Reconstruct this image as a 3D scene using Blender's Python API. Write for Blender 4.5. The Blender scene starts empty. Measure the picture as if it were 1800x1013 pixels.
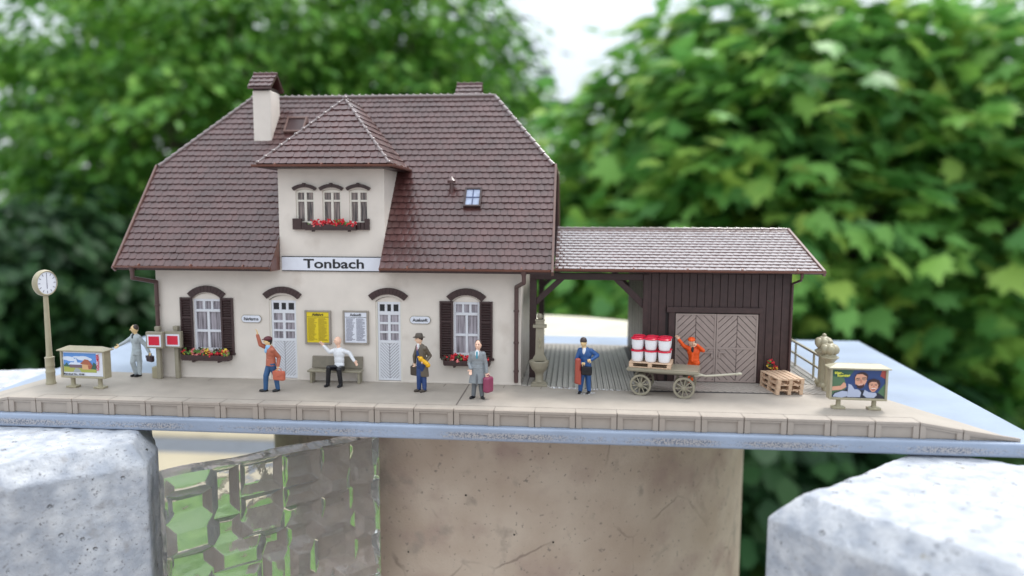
import bpy, bmesh, math, random
import numpy as np
from mathutils import Vector, Matrix
random.seed(7)
rng = np.random.default_rng(11)
PI = math.pi
R_ = math.radians
S = bpy.context.scene
COL = S.collection
S.unit_settings.scale_length = 0.01          # one unit is one centimetre: this is a table-top model railway station

# ------------------------------------------------------------------ camera, sky, sun, exposure
YAW, PITCH, ROLL, FPX = 0.0874589, 0.100738, 0.00386137, 1238.47
cd = bpy.data.cameras.new('camera'); cam = bpy.data.objects.new('camera', cd); COL.objects.link(cam)
F = Vector((-math.sin(YAW)*math.cos(PITCH), math.cos(YAW)*math.cos(PITCH), -math.sin(PITCH)))
R0 = Vector((math.cos(YAW), math.sin(YAW), 0)); U0 = R0.cross(F)
RR = R0*math.cos(ROLL) + U0*math.sin(ROLL); UU = -R0*math.sin(ROLL) + U0*math.cos(ROLL)
M = Matrix((( RR.x, UU.x, -F.x, 17.3877), (RR.y, UU.y, -F.y, -21.0411), (RR.z, UU.z, -F.z, 5.91707), (0, 0, 0, 1)))
cam.matrix_world = M
cd.sensor_width = 360; cd.lens = 360*FPX/1800
cd.clip_start = 0.5; cd.clip_end = 20000
cd.dof.use_dof = True; cd.dof.focus_distance = 23.6; cd.dof.aperture_fstop = (cd.lens/1000)/0.33
S.camera = cam

SUN_EL, SUN_AZ = 58, 35           # azimuth from +Y towards +X
w = bpy.data.worlds.new('World'); S.world = w; w.use_nodes = True
nt = w.node_tree; nt.nodes.clear()
out = nt.nodes.new('ShaderNodeOutputWorld'); bg = nt.nodes.new('ShaderNodeBackground')
sky = nt.nodes.new('ShaderNodeTexSky'); sky.sky_type = 'NISHITA'; sky.sun_disc = False
sky.sun_elevation = R_(SUN_EL); sky.sun_rotation = R_(SUN_AZ); sky.air_density = 1.0; sky.dust_density = 2.0
tc = nt.nodes.new('ShaderNodeTexCoord'); nz = nt.nodes.new('ShaderNodeTexNoise'); nz.inputs['Scale'].default_value = 2.2; nz.inputs['Detail'].default_value = 5
rp = nt.nodes.new('ShaderNodeValToRGB'); rp.color_ramp.elements[0].position = .3; rp.color_ramp.elements[1].position = .75
rp.color_ramp.elements[0].color = (.62, .62, .62, 1); rp.color_ramp.elements[1].color = (.93, .93, .93, 1)
mx = nt.nodes.new('ShaderNodeMix'); mx.data_type = 'RGBA'; mx.inputs[7].default_value = (9.2, 9.8, 10.2, 1)
nt.links.new(tc.outputs['Generated'], nz.inputs['Vector']); nt.links.new(nz.outputs['Fac'], rp.inputs['Fac'])
nt.links.new(rp.outputs['Color'], mx.inputs[0]); nt.links.new(sky.outputs['Color'], mx.inputs[6])
sxyz = nt.nodes.new('ShaderNodeSeparateXYZ'); nt.links.new(tc.outputs['Generated'], sxyz.inputs[0])
gr = nt.nodes.new('ShaderNodeMapRange'); gr.inputs[1].default_value = 0; gr.inputs[2].default_value = 1; gr.inputs[3].default_value = .66; gr.inputs[4].default_value = 1.75
nt.links.new(sxyz.outputs['Z'], gr.inputs[0])
vm = nt.nodes.new('ShaderNodeVectorMath'); vm.operation = 'SCALE'; nt.links.new(mx.outputs[2], vm.inputs[0]); nt.links.new(gr.outputs[0], vm.inputs['Scale'])
nt.links.new(vm.outputs[0], bg.inputs['Color']); bg.inputs['Strength'].default_value = 0.12
nt.links.new(bg.outputs['Background'], out.inputs['Surface'])
ld = bpy.data.lights.new('sun', 'SUN'); ld.energy = 2.2; ld.angle = R_(14); ld.color = (1, .97, .92)
sun = bpy.data.objects.new('sun', ld); COL.objects.link(sun)
sd = Vector((math.sin(R_(SUN_AZ))*math.cos(R_(SUN_EL)), math.cos(R_(SUN_AZ))*math.cos(R_(SUN_EL)), math.sin(R_(SUN_EL))))
sun.rotation_euler = (-sd).to_track_quat('-Z', 'Y').to_euler()
S.view_settings.view_transform = 'Standard'; S.view_settings.look = 'None'
S.view_settings.exposure = 0.32; S.view_settings.gamma = 1.0; S.view_settings.use_curve_mapping = False
S.cycles.max_bounces = 10; S.cycles.transmission_bounces = 10; S.cycles.transparent_max_bounces = 16
S.cycles.use_denoising = True

# ------------------------------------------------------------------ materials
def mat(name, col, rough=.5, var=0., vscale=6., bump=0., bscale=30., spec=.5, col2=None, metal=0., coat=0., spots=None, bdetail=4.):
    m = bpy.data.materials.new(name); m.use_nodes = True; n = m.node_tree; b = n.nodes['Principled BSDF']
    b.inputs['Base Color'].default_value = (*col, 1); b.inputs['Roughness'].default_value = rough
    b.inputs['Specular IOR Level'].default_value = spec; b.inputs['Metallic'].default_value = metal
    b.inputs['Coat Weight'].default_value = coat
    t = n.nodes.new('ShaderNodeTexCoord')
    if var or col2:
        z = n.nodes.new('ShaderNodeTexNoise'); z.inputs['Scale'].default_value = vscale; z.inputs['Detail'].default_value = 5
        r = n.nodes.new('ShaderNodeValToRGB'); r.color_ramp.elements[0].position = .35; r.color_ramp.elements[1].position = .68
        c2 = col2 or tuple(min(1, c*(1+var)) for c in col)
        c1 = col if col2 else tuple(c*(1-var) for c in col)
        r.color_ramp.elements[0].color = (*c1, 1); r.color_ramp.elements[1].color = (*c2, 1)
        n.links.new(t.outputs['Object'], z.inputs['Vector']); n.links.new(z.outputs['Fac'], r.inputs['Fac'])
        last = r.outputs['Color']
        for (sc, th, wd, c3, seed) in (spots or []):
            z2 = n.nodes.new('ShaderNodeTexNoise'); z2.inputs['Scale'].default_value = sc; z2.inputs['Detail'].default_value = 4
            mp = n.nodes.new('ShaderNodeMapping'); mp.inputs['Location'].default_value = (seed, seed*2, seed)
            n.links.new(t.outputs['Object'], mp.inputs['Vector']); n.links.new(mp.outputs['Vector'], z2.inputs['Vector'])
            r2 = n.nodes.new('ShaderNodeMapRange'); r2.inputs[1].default_value = th; r2.inputs[2].default_value = th+wd
            n.links.new(z2.outputs['Fac'], r2.inputs[0])
            m2 = n.nodes.new('ShaderNodeMix'); m2.data_type = 'RGBA'; m2.inputs[7].default_value = (*c3, 1)
            n.links.new(r2.outputs[0], m2.inputs[0]); n.links.new(last, m2.inputs[6]); last = m2.outputs[2]
        n.links.new(last, b.inputs['Base Color'])
    if bump:
        z = n.nodes.new('ShaderNodeTexNoise'); z.inputs['Scale'].default_value = bscale; z.inputs['Detail'].default_value = bdetail
        bp = n.nodes.new('ShaderNodeBump'); bp.inputs['Strength'].default_value = bump; bp.inputs['Distance'].default_value = .05
        n.links.new(t.outputs['Object'], z.inputs['Vector']); n.links.new(z.outputs['Fac'], bp.inputs['Height'])
        n.links.new(bp.outputs['Normal'], b.inputs['Normal'])
    return m
K = {}
K['plaster'] = mat('cream_plastic_plaster', (.70, .635, .575), .5, .05, 1.3, .15, 45, spots=[(.9, .62, .2, (.56, .49, .43), 3)])
K['dormer'] = K['plaster']
K['tile'] = mat('brown_roof_tile_plastic', (.076, .027, .025), .36, .22, 1.6, .12, 22, .7, coat=.2)
K['tile_low'] = mat('brown_shed_tile_plastic', (.16, .10, .095), .27, .1, 5, .01, 30, 1.0, coat=1.0)
K['cap'] = mat('ridge_cap_plastic', (.13, .08, .075), .28, .08, 5, 0, 1, 1., coat=.6)
K['gutter'] = mat('gutter_copper_brown', (.16, .062, .042), .3, .1, 6, 0, 1, .6)
K['verge'] = mat('verge_brown', (.17, .10, .085), .35, .1, 5, 0, 1, .5)
K['choc'] = mat('chocolate_brown_plastic', (.045, .021, .021), .4, .15, 8, .1, 40)
K['shedwood'] = mat('shed_board_brown', (.050, .025, .024), .45, .2, 5, .15, 50)
K['shedin'] = mat('shed_gap_dark', (.02, .014, .014), .6)
K['pipe'] = mat('downpipe_brown', (.085, .045, .042), .35, .1, 8)
K['white'] = mat('white_window_plastic', (.68, .69, .74), .4, .02, 5)
K['cream'] = mat('cream_window_plastic', (.72, .68, .61), .45, .02, 5)
K['dark'] = mat('dark_interior', (.012, .012, .016), .3)
K['olive'] = mat('beige_olive_plastic', (.36, .32, .22), .4, .06, 5, .05, 40)
K['khaki'] = mat('khaki_grey_plastic', (.285, .255, .19), .42, .06, 6, .06, 40)
K['bench'] = mat('brown_grey_plastic', (.20, .175, .135), .45, .08, 6, .06, 40)
K['deck'] = mat('platform_beige_plastic', (.375, .33, .285), .6, .07, 1.2, .25, 28, .4, spots=[(5, .62, .12, (.36, .32, .28), 3), (30, .72, .04, (.27, .24, .2), 7)])
K['edge'] = mat('platform_edge_beige', (.36, .305, .26), .45, .03, 5, .05, 40)
K['groove'] = mat('joint_dark', (.15, .125, .11), .7)
K['slab'] = mat('blue_grey_painted_board', (.45, .53, .66), .45, .05, 1.2, .2, 14, .5)
K['doorgrey'] = mat('shed_door_taupe', (.34, .27, .245), .45, .06, 6, .05, 40)
K['doorline'] = mat('shed_door_groove', (.11, .08, .075), .6)
K['doorwhiteline'] = mat('white_door_groove', (.22, .21, .24), .6)
K['wood'] = mat('pale_pallet_wood', (.60, .42, .29), .6, .1, 12, .1, 60)
K['tub'] = mat('white_tub_plastic', (.80, .80, .84), .3, .01, 5)
K['lid'] = mat('red_lid_plastic', (.62, .012, .045), .3, .05, 8)
K['signwhite'] = mat('sign_white', (.70, .72, .80), .45, .02, 5)
K['ink'] = mat('black_ink', (.012, .012, .016), .5)
K['inkblue'] = mat('grey_blue_ink', (.22, .22, .28), .5)
K['yellow'] = mat('yellow_paper', (.72, .55, .015), .45, .03, 8)
K['inkolive'] = mat('olive_ink', (.36, .26, .01), .5)
K['red'] = mat('signal_red', (.60, .01, .04), .4)
K['brass'] = mat('pale_metal_paint', (.5, .46, .36), .4)
K['petal_red'] = mat('red_petals', (.62, .02, .035), .55, .2, 20)
K['petal_pink'] = mat('pink_petals', (.70, .20, .20), .55, .2, 20)
K['petal_yellow'] = mat('yellow_petals', (.72, .48, .06), .55, .2, 20)
K['leafy'] = mat('model_foam_green', (.12, .24, .05), .7, .4, 20)
K['mud'] = mat('model_foam_dark', (.05, .045, .03), .7, .4, 20)
def paint(name, c, r=.38): K[name] = mat(name, c, r, .06, 12, .03, 60)
paint('skin_yellow', (.78, .55, .28)); paint('skin_pink', (.86, .54, .40)); paint('skin_peach', (.84, .56, .40))
paint('suit_grey', (.42, .47, .50)); paint('coat_grey', (.24, .26, .28)); paint('trouser_grey', (.13, .14, .155))
paint('jacket_rust', (.42, .12, .07)); paint('jeans_blue', (.025, .09, .22)); paint('black_gloss', (.008, .008, .012), .2)
paint('bag_coral', (.52, .13, .075)); paint('cap_maroon', (.10, .012, .02)); paint('scarf_blue', (.25, .48, .75))
paint('shirt_white', (.75, .76, .80)); paint('coat_brown', (.12, .095, .07)); paint('suit_navy', (.015, .045, .16))
paint('bouquet_yellow', (.78, .42, .01)); paint('case_brown', (.06, .045, .035)); paint('tie_teal', (.03, .30, .42))
paint('case_maroon', (.26, .045, .10)); paint('porter_blue', (.02, .085, .26)); paint('roll_red', (.36, .07, .045))
paint('orange', (.85, .10, .01)); paint('hair_brown', (.05, .03, .025)); paint('hair_black', (.012, .01, .01))
paint('hat_brown', (.09, .07, .055)); paint('tie_pink', (.6, .28, .35)); paint('shirt_dark', (.02, .03, .035)); paint('bag_dark', (.05, .025, .035))

# ------------------------------------------------------------------ mesh helpers
class MB:
    def __init__(s): s.v = []; s.f = []; s.m = []
    def add(s, vs, fs, mi=0):
        o = len(s.v); s.v += [tuple(v) for v in vs]; s.f += [tuple(i+o for i in f) for f in fs]; s.m += [mi]*len(fs)
    def box(s, x0, x1, y0, y1, z0, z1, mi=0, M=None):
        vs = [Vector((x, y, z)) for z in (z0, z1) for y in (y0, y1) for x in (x0, x1)]
        if M is not None: vs = [M @ v for v in vs]
        s.add(vs, [(0, 2, 3, 1), (4, 5, 7, 6), (0, 1, 5, 4), (1, 3, 7, 5), (3, 2, 6, 7), (2, 0, 4, 6)], mi)
    def tube(s, p0, p1, r0, r1=None, n=12, mi=0, caps=True):
        p0, p1 = Vector(p0), Vector(p1); r1 = r0 if r1 is None else r1
        d = (p1-p0).normalized(); a = d.orthogonal().normalized(); b = d.cross(a)
        vs = []
        for p, r in ((p0, r0), (p1, r1)):
            for i in range(n):
                t = 2*PI*i/n; vs.append(p + a*math.cos(t)*r + b*math.sin(t)*r)
        fs = [(i, (i+1) % n, n+(i+1) % n, n+i) for i in range(n)]
        if caps: fs += [tuple(range(n))[::-1], tuple(range(n, 2*n))]
        s.add(vs, fs, mi)
    def path(s, pts, r, n=10, mi=0):
        for a, b in zip(pts, pts[1:]): s.tube(a, b, r, r, n, mi)
        for p in pts[1:-1]: s.ball(p, (r, r, r), 8, 6, mi)
    def ball(s, c, r, nu=12, nv=8, mi=0, M=None):
        c = Vector(c)
        vs = [Vector((0, 0, r[2]))]
        for j in range(1, nv):
            ph = PI*j/nv
            for i in range(nu):
                t = 2*PI*i/nu; vs.append(Vector((r[0]*math.sin(ph)*math.cos(t), r[1]*math.sin(ph)*math.sin(t), r[2]*math.cos(ph))))
        vs.append(Vector((0, 0, -r[2])))
        if M is not None: vs = [M @ v for v in vs]
        vs = [v+c for v in vs]
        fs = [(0, 1+i, 1+(i+1) % nu) for i in range(nu)]
        for j in range(nv-2):
            a = 1+j*nu; b = a+nu
            fs += [(a+i, b+i, b+(i+1) % nu, a+(i+1) % nu) for i in range(nu)]
        a = 1+(nv-2)*nu; e = len(vs)-1
        fs += [(a+i, e, a+(i+1) % nu) for i in range(nu)]
        s.add(vs, fs, mi)
    def lathe(s, prof, c=(0, 0, 0), n=24, mi=0, sy=1.):
        vs = []; k = len(prof)
        for r, z in prof:
            for i in range(n):
                t = 2*PI*i/n; vs.append((c[0]+r*math.cos(t), c[1]+r*sy*math.sin(t), c[2]+z))
        fs = []
        for j in range(k-1):
            fs += [(j*n+i, j*n+(i+1) % n, (j+1)*n+(i+1) % n, (j+1)*n+i) for i in range(n)]
        fs += [tuple(range(n))[::-1], tuple(range((k-1)*n, k*n))]
        s.add(vs, fs, mi)
    def prism(s, poly, y0, y1, mi=0):            # outline in x,z, thickness along y
        n = len(poly)
        vs = [(x, y0, z) for x, z in poly]+[(x, y1, z) for x, z in poly]
        s.add(vs, [tuple(range(n)), tuple(range(n, 2*n))[::-1]]+[(i, n+i, n+(i+1) % n, (i+1) % n) for i in range(n)], mi)
    def slab(s, poly, z0, z1, mi=0):             # outline in x,y, thickness along z
        n = len(poly)
        vs = [(x, y, z0) for x, y in poly]+[(x, y, z1) for x, y in poly]
        s.add(vs, [tuple(range(n))[::-1], tuple(range(n, 2*n))]+[(i, (i+1) % n, n+(i+1) % n, n+i) for i in range(n)], mi)
    def build(s, name, mats, parent=None, smooth=False, bevel=0., loc=None, fix=True, seg=2):
        me = bpy.data.meshes.new(name); me.from_pydata(s.v, [], s.f); me.update()
        mats = mats if isinstance(mats, (list, tuple)) else [mats]
        for m in mats: me.materials.append(K[m] if isinstance(m, str) else m)
        if len(mats) > 1: me.polygons.foreach_set('material_index', s.m)
        if fix:
            b = bmesh.new(); b.from_mesh(me); bmesh.ops.recalc_face_normals(b, faces=b.faces); b.to_mesh(me); b.free()
        o = bpy.data.objects.new(name, me); COL.objects.link(o)
        if parent: o.parent = parent
        if loc is not None: o.location = loc
        if smooth:
            me.polygons.foreach_set('use_smooth', [True]*len(me.polygons)); me.set_sharp_from_angle(angle=R_(40))
        if bevel:
            bv = o.modifiers.new('b', 'BEVEL'); bv.width = bevel; bv.segments = seg; bv.limit_method = 'ANGLE'; bv.angle_limit = R_(40)
        return o
def tag(o, label=None, cat=None, group=None, kind=None):
    if label: o['label'] = label
    if cat: o['category'] = cat
    if group: o['group'] = group
    if kind: o['kind'] = kind
    return o
def empty(name, loc=(0, 0, 0), label=None, cat=None, group=None, kind=None, rz=0):
    o = bpy.data.objects.new(name, None); COL.objects.link(o); o.location = loc; o.rotation_euler = (0, 0, rz); o.empty_display_size = .3
    return tag(o, label, cat, group, kind)
def copy_tree(o, parent=None):
    c = o.copy(); COL.objects.link(c); c.parent = parent
    for ch in list(o.children):
        copy_tree(ch, c)
    return c
def text(s, name, mt, parent, x0, x1, zc, h, y, bold=.0, rot=0, italic=0.):
    cu = bpy.data.curves.new(name, 'FONT'); cu.body = s; cu.size = 1; cu.align_x = 'CENTER'; cu.align_y = 'CENTER'; cu.extrude = .004; cu.offset = bold; cu.shear = italic
    cu.materials.append(K[mt]); o = bpy.data.objects.new(name, cu); COL.objects.link(o)
    bpy.context.view_layer.update(); d = o.dimensions.copy(); bb = [Vector(b) for b in o.bound_box]
    cx = (min(b.x for b in bb)+max(b.x for b in bb))/2; cy = (min(b.y for b in bb)+max(b.y for b in bb))/2
    sx = (x1-x0)/d.x; sy = h/d.y
    o.scale = (sx, sy, 1); Mr = Matrix.Rotation(rot, 4, 'Y') @ Matrix.Rotation(PI/2, 4, 'X')
    o.rotation_euler = Mr.to_euler()
    off = Mr.to_3x3() @ Vector((cx*sx, cy*sy, 0)); loc = Vector(((x0+x1)/2, y, zc)) - off
    me = bpy.data.meshes.new_from_object(o.evaluated_get(bpy.context.evaluated_depsgraph_get()))
    me.transform(Matrix.LocRotScale(loc, Mr.to_quaternion(), Vector((sx, sy, 1)))); me.materials.clear(); me.materials.append(K[mt])
    bpy.data.objects.remove(o); bpy.data.curves.remove(cu)
    o = bpy.data.objects.new(name, me); COL.objects.link(o); o.parent = parent
    return o
def clip(poly, x0, x1, z0, z1):
    def cut(p, f, g):
        o = []
        for i in range(len(p)):
            a, b = p[i], p[(i+1) % len(p)]; fa, fb = f(a), f(b)
            if fa >= 0: o.append(a)
            if fa*fb < 0:
                t = fa/(fa-fb); o.append((a[0]+t*(b[0]-a[0]), a[1]+t*(b[1]-a[1])))
        return o
    for f in (lambda p: p[0]-x0, lambda p: x1-p[0], lambda p: p[1]-z0, lambda p: z1-p[1]):
        poly = cut(poly, f, 0)
        if len(poly) < 3: return []
    return poly
def chevron(mb, x0, x1, z0, z1, slope, pitch, gap, y0, y1, mi=0):   # slanting boards clipped to a rectangle
    wd = x1-x0; z = z0-wd-.2
    while z < z1+wd+.2:
        p = [(x0, z), (x1, z+slope*wd), (x1, z+slope*wd+pitch-gap), (x0, z+pitch-gap)]
        q = clip(p, x0, x1, z0, z1)
        if q: mb.prism(q, y0, y1, mi)
        z += pitch

# ------------------------------------------------------------------ roof tiles
def tiles(mb, O, U, V, vmax, row, tw, umin, umax, thick=.045, drop=.03, seg=4, skip=None, jit=.006, lift=.02):
    O, U, V = Vector(O), Vector(U).normalized(), Vector(V).normalized(); N = U.cross(V).normalized()
    if N.z < 0: N = -N
    nr = int(vmax/row+.5); row = vmax/nr
    for i in range(nr):
        v0 = i*row; vt = min(v0+row*1.12, vmax+.01)
        u = math.floor(umin(v0)/tw)*tw - tw*(.5 if i % 2 else 0) - tw
        lim = max(umax(v0), umax(vt))
        while u < lim+tw:
            a, b = u+.004, u+tw-.004; u += tw
            um = (a+b)/2
            if b < min(umin(v0), umin(vt)) or a > lim: continue
            if skip and skip(um, v0): continue
            j = random.uniform(-jit, jit); tl = random.uniform(-jit, jit); dj = random.uniform(-.008, .008)
            rows = [[], [], []]
            for k in range(seg+1):
                t = k/seg; c = (2*t-1); uu = a+(b-a)*t
                vb = v0 + drop*c*c*c*c + dj
                h = thick*(1-.30*c*c)+j+tl*c
                for q, (vv, hh) in enumerate(((vb+.004, lift), (vb, lift+h), (vt, lift+.004))):
                    x = min(max(uu, umin(min(max(vv, 0), vmax))), umax(min(max(vv, 0), vmax)))
                    rows[q].append(O+U*x+V*vv+N*hh)
            if (rows[1][-1]-rows[1][0]).length < .02 and (rows[2][-1]-rows[2][0]).length < .02: continue
            n = seg+1
            mb.add(rows[0]+rows[1]+rows[2], [(k, k+1, n+k+1, n+k) for k in range(seg)]+[(n+k, n+k+1, 2*n+k+1, 2*n+k) for k in range(seg)])
def caps(mb, p0, p1, r, n, flare=1.35, bead=False):
    p0, p1 = Vector(p0), Vector(p1); d = (p1-p0)/n
    for i in range(n):
        a = p0+d*i; b = a+d*1.06
        mb.tube(a, b, r*flare, r*.88, 10)
        if bead: mb.ball(a+d*.08+Vector((0, 0, .01)), (r*1.55, r*1.55, r*1.5), 8, 6)
        else: mb.ball(a+d*.1+Vector((0, 0, r*.75)), (r*.7, r*.7, r*.9), 6, 5)

# ------------------------------------------------------------------ station house
HX0, HX1, HY0, HY1 = 2.22, 15.57, 3.3, 12.0
DX0, DX1 = 6.93, 10.76
RX0, RX1, EY, EZ, SL = 1.25, 16.64, 2.5, 4.12, 1.28
RY = 7.65; RZ = EZ+SL*(RY-EY); HZ = 7.78; HYY = EY+(HZ-EZ)/SL
house = empty('station_house', (0, 0, 0), 'cream two storey station house with steep brown tiled roof and central gable', 'station building')
def arch_pts(x0, x1, zs, rise, n=10):
    xc, hw = (x0+x1)/2, (x1-x0)/2; rad = (hw*hw+rise*rise)/(2*rise); zc = zs+rise-rad; a0 = math.asin(hw/rad)
    return [(xc+rad*math.sin(a0-2*a0*i/n), zc+rad*math.cos(a0-2*a0*i/n)) for i in range(n+1)]
OPEN = []   # x0,x1,z0,z spring, rise
WINS = [(3.60, 4.68, 1.02, 2.93, .20), (13.18, 14.12, 1.02, 2.95, .20)]
DOORS = [(6.46, 7.50, .03, 2.92, .17), (10.38, 11.33, .03, 2.92, .17)]
DWINS = [(7.56, 8.24, 5.68, 6.80, .06), (8.53, 9.21, 5.68, 6.80, .06), (9.50, 10.18, 5.68, 6.80, .06)]
def holes_mesh(outer, holes, y0, y1):
    cu = bpy.data.curves.new('c', 'CURVE'); cu.dimensions = '2D'; cu.fill_mode = 'BOTH'; cu.extrude = (y1-y0)/2
    for pl in [outer]+holes:
        sp = cu.splines.new('POLY'); sp.points.add(len(pl)-1); sp.use_cyclic_u = True
        for i, (x, z) in enumerate(pl): sp.points[i].co = (x, z, 0, 1)
    o = bpy.data.objects.new('c', cu); COL.objects.link(o); bpy.context.view_layer.update()
    me = bpy.data.meshes.new_from_object(o.evaluated_get(bpy.context.evaluated_depsgraph_get()))
    vs = [(v.co.x, (y0+y1)/2-v.co.z, v.co.y) for v in me.vertices]; fs = [tuple(p.vertices) for p in me.polygons]
    bpy.data.objects.remove(o); bpy.data.meshes.remove(me)
    return vs, fs
mb = MB()
outer = [(HX0, 0), (HX1, 0), (HX1, 4.28), (DX1, 4.28), (DX1, 7.62), (DX0, 7.62), (DX0, 4.28), (HX0, 4.28)]
holes = []
for x0, x1, z0, zs, r in WINS+DOORS+DWINS:
    holes.append([(x0, z0)]+arch_pts(x0, x1, zs, r)[::-1]+[(x1, z0)])
vs, fs = holes_mesh(outer, holes, HY0, HY0+.18); mb.add(vs, fs)
# side and back walls, gable walls under the half hips
gz = 7.7
for xa, xb in ((HX0, HX0+.15), (HX1-.15, HX1)):
    pl = [(HY0+.18, 0), (HY1, 0), (HY1, 4.25), (2*RY-HYY-.1, gz), (HYY+.1, gz), (HY0+.18, 4.5)]
    n = len(pl); v = [(xa, y, z) for y, z in pl]+[(xb, y, z) for y, z in pl]
    mb.add(v, [tuple(range(n)), tuple(range(n, 2*n))[::-1]]+[(i, n+i, n+(i+1) % n, (i+1) % n) for i in range(n)])
mb.box(HX0+.15, HX1-.15, HY1-.15, HY1, 0, 4.25)
for xa, xb in ((DX0, DX0+.14), (DX1-.14, DX1)):
    yb = EY+(7.6-EZ)/SL
    pl = [(HY0+.18, 4.6), (yb+.15, 7.62), (HY0+.18, 7.62)]
    n = 3; v = [(xa, y, z) for y, z in pl]+[(xb, y, z) for y, z in pl]
    mb.add(v, [tuple(range(n)), tuple(range(n, 2*n))[::-1]]+[(i, n+i, n+(i+1) % n, (i+1) % n) for i in range(n)])
wall = mb.build('wall', 'plaster', house)
bv = wall.modifiers.new('b', 'BEVEL'); bv.width = .022; bv.segments = 2; bv.limit_method = 'ANGLE'; bv.angle_limit = R_(60)
mb = MB(); mb.box(HX0-.03, 6.38, HY0-.028, HY0-.002, .0, .07); mb.box(7.58, 10.30, HY0-.028, HY0-.002, .0, .07); mb.box(11.41, HX1+.03, HY0-.028, HY0-.002, .0, .07)
mb.build('plinth', 'plaster', house, bevel=.01)

# roof: boards below, tiles above
vlen = math.hypot(RY-EY, RZ-EZ)
def hipx(v, left=True):
    vh = (HZ-EZ)/(RZ-EZ)*vlen
    if v <= vh: return 0. if left else RX1-RX0
    t = (v-vh)/(vlen-vh)
    return (4.08-RX0)*t if left else (RX1-RX0)-(RX1-14.16)*t
mb = MB(); V1 = (0, RY-EY, RZ-EZ)
rw = vlen/29; vc = 10*rw; Vn = Vector(V1).normalized(); Oc = Vector((RX0, EY, EZ))+Vn*vc
tiles(mb, (RX0, EY, EZ), (1, 0, 0), V1, vc, rw, .255, lambda v: hipx(v), lambda v: DX0-RX0-.004)
tiles(mb, (RX0, EY, EZ), (1, 0, 0), V1, vc, rw, .255, lambda v: DX1-RX0+.004, lambda v: hipx(v, False))
tiles(mb, Oc, (1, 0, 0), V1, vlen-vc, rw, .255, lambda v: hipx(v+vc), lambda v: hipx(v+vc, False))
tiles(mb, (RX0, 2*RY-EY, EZ), (1, 0, 0), (0, -(RY-EY), RZ-EZ), vlen, rw, .51, lambda v: hipx(v), lambda v: hipx(v, False), seg=2)
hl = math.hypot(4.08-RX0, RZ-HZ); dep = 2*(RY-HYY)
for sx, X, xi in ((1, RX0, 4.08), (-1, RX1, 14.16)):
    hl2 = math.hypot(xi-X, RZ-HZ)
    tiles(mb, (X, HYY, HZ), (0, 1, 0), (xi-X, 0, RZ-HZ), hl2, .29, .255, lambda v: (RY-HYY)*v/hl2, lambda v: dep-(RY-HYY)*v/hl2, seg=3)
roof = mb.build('roof', 'tile', house, fix=False)
mb = MB()
b0 = .10
def rp3(x, y, z): return (x, y, z)
def quad(pts, t=.10):
    pts = [Vector(p) for p in pts]; nrm = (pts[1]-pts[0]).cross(pts[2]-pts[0]).normalized()
    if nrm.z > 0: nrm = -nrm
    n = len(pts); v = pts+[p+nrm*t for p in pts]
    mb.add(v, [tuple(range(n)), tuple(range(n, 2*n))[::-1]]+[(i, n+i, n+(i+1) % n, (i+1) % n) for i in range(n)])
zf = lambda y: EZ+SL*(y-EY)
quad([(RX0, EY, EZ), (DX0-.002, EY, EZ), (DX0-.002, HY0+1.5, zf(HY0+1.5)), (DX0-.002, HYY, HZ), (RX0, HYY, HZ)])
quad([(DX1+.02, EY, EZ), (RX1, EY, EZ), (RX1, HYY, HZ), (DX1+.02, HYY, HZ)])
quad([(DX0-.002, HY0+1.5, zf(HY0+1.5)), (DX1+.02, HY0+1.5, zf(HY0+1.5)), (DX1+.02, HYY, HZ), (DX0-.002, HYY, HZ)])
quad([(RX0, HYY, HZ), (RX1, HYY, HZ), (14.16, RY, RZ), (4.08, RY, RZ)])
quad([(RX0, 2*RY-EY, EZ), (RX1, 2*RY-EY, EZ), (RX1, 2*RY-HYY, HZ), (14.16, RY, RZ), (4.08, RY, RZ), (RX0, 2*RY-HYY, HZ)])
quad([(RX0, HYY, HZ), (RX0, 2*RY-HYY, HZ), (4.08, RY, RZ)])
quad([(RX1, HYY, HZ), (RX1, 2*RY-HYY, HZ), (14.16, RY, RZ)])
mb.build('roof_boarding', 'choc', house)
mb = MB()
caps(mb, (4.05, RY, RZ+.03), (14.19, RY, RZ+.03), .075, 36)
for yy in (HYY, 2*RY-HYY):
    caps(mb, (RX0+.05, yy, HZ+.04), (4.1, RY, RZ+.03), .07, 15)
    caps(mb, (RX1-.05, yy, HZ+.04), (14.14, RY, RZ+.03), .07, 13)
mb.build('ridge_caps', 'cap', house, smooth=True)
for X, d in ((RX0, -1), (RX1, 1)):     # verge boards on the four rakes
    mb = MB()
    for ya, yb in ((EY, HYY), (2*RY-EY, 2*RY-HYY)):
        a = Vector((X+d*.04, ya, EZ)); b = Vector((X+d*.04, yb, HZ))
        dr = (b-a).normalized(); nn = Vector((0, -dr.z, dr.y)) if dr.y > 0 else Vector((0, dr.z, -dr.y))
        q = []
        for p in (a-dr*.12, b+dr*.05):
            for e in (-.04, .04):
                for h in (-.13, .10): q.append(p+Vector((e, 0, 0))+nn*h)
        mb.add(q, [(0, 1, 3, 2), (4, 6, 7, 5), (0, 4, 5, 1), (2, 3, 7, 6), (1, 5, 7, 3), (0, 2, 6, 4)])
    mb.box(X-.04+d*.04, X+.04+d*.04, HYY, 2*RY-HYY, HZ-.1, HZ+.04)
    mb.build('verge_board', 'verge', house, bevel=.012)
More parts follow.
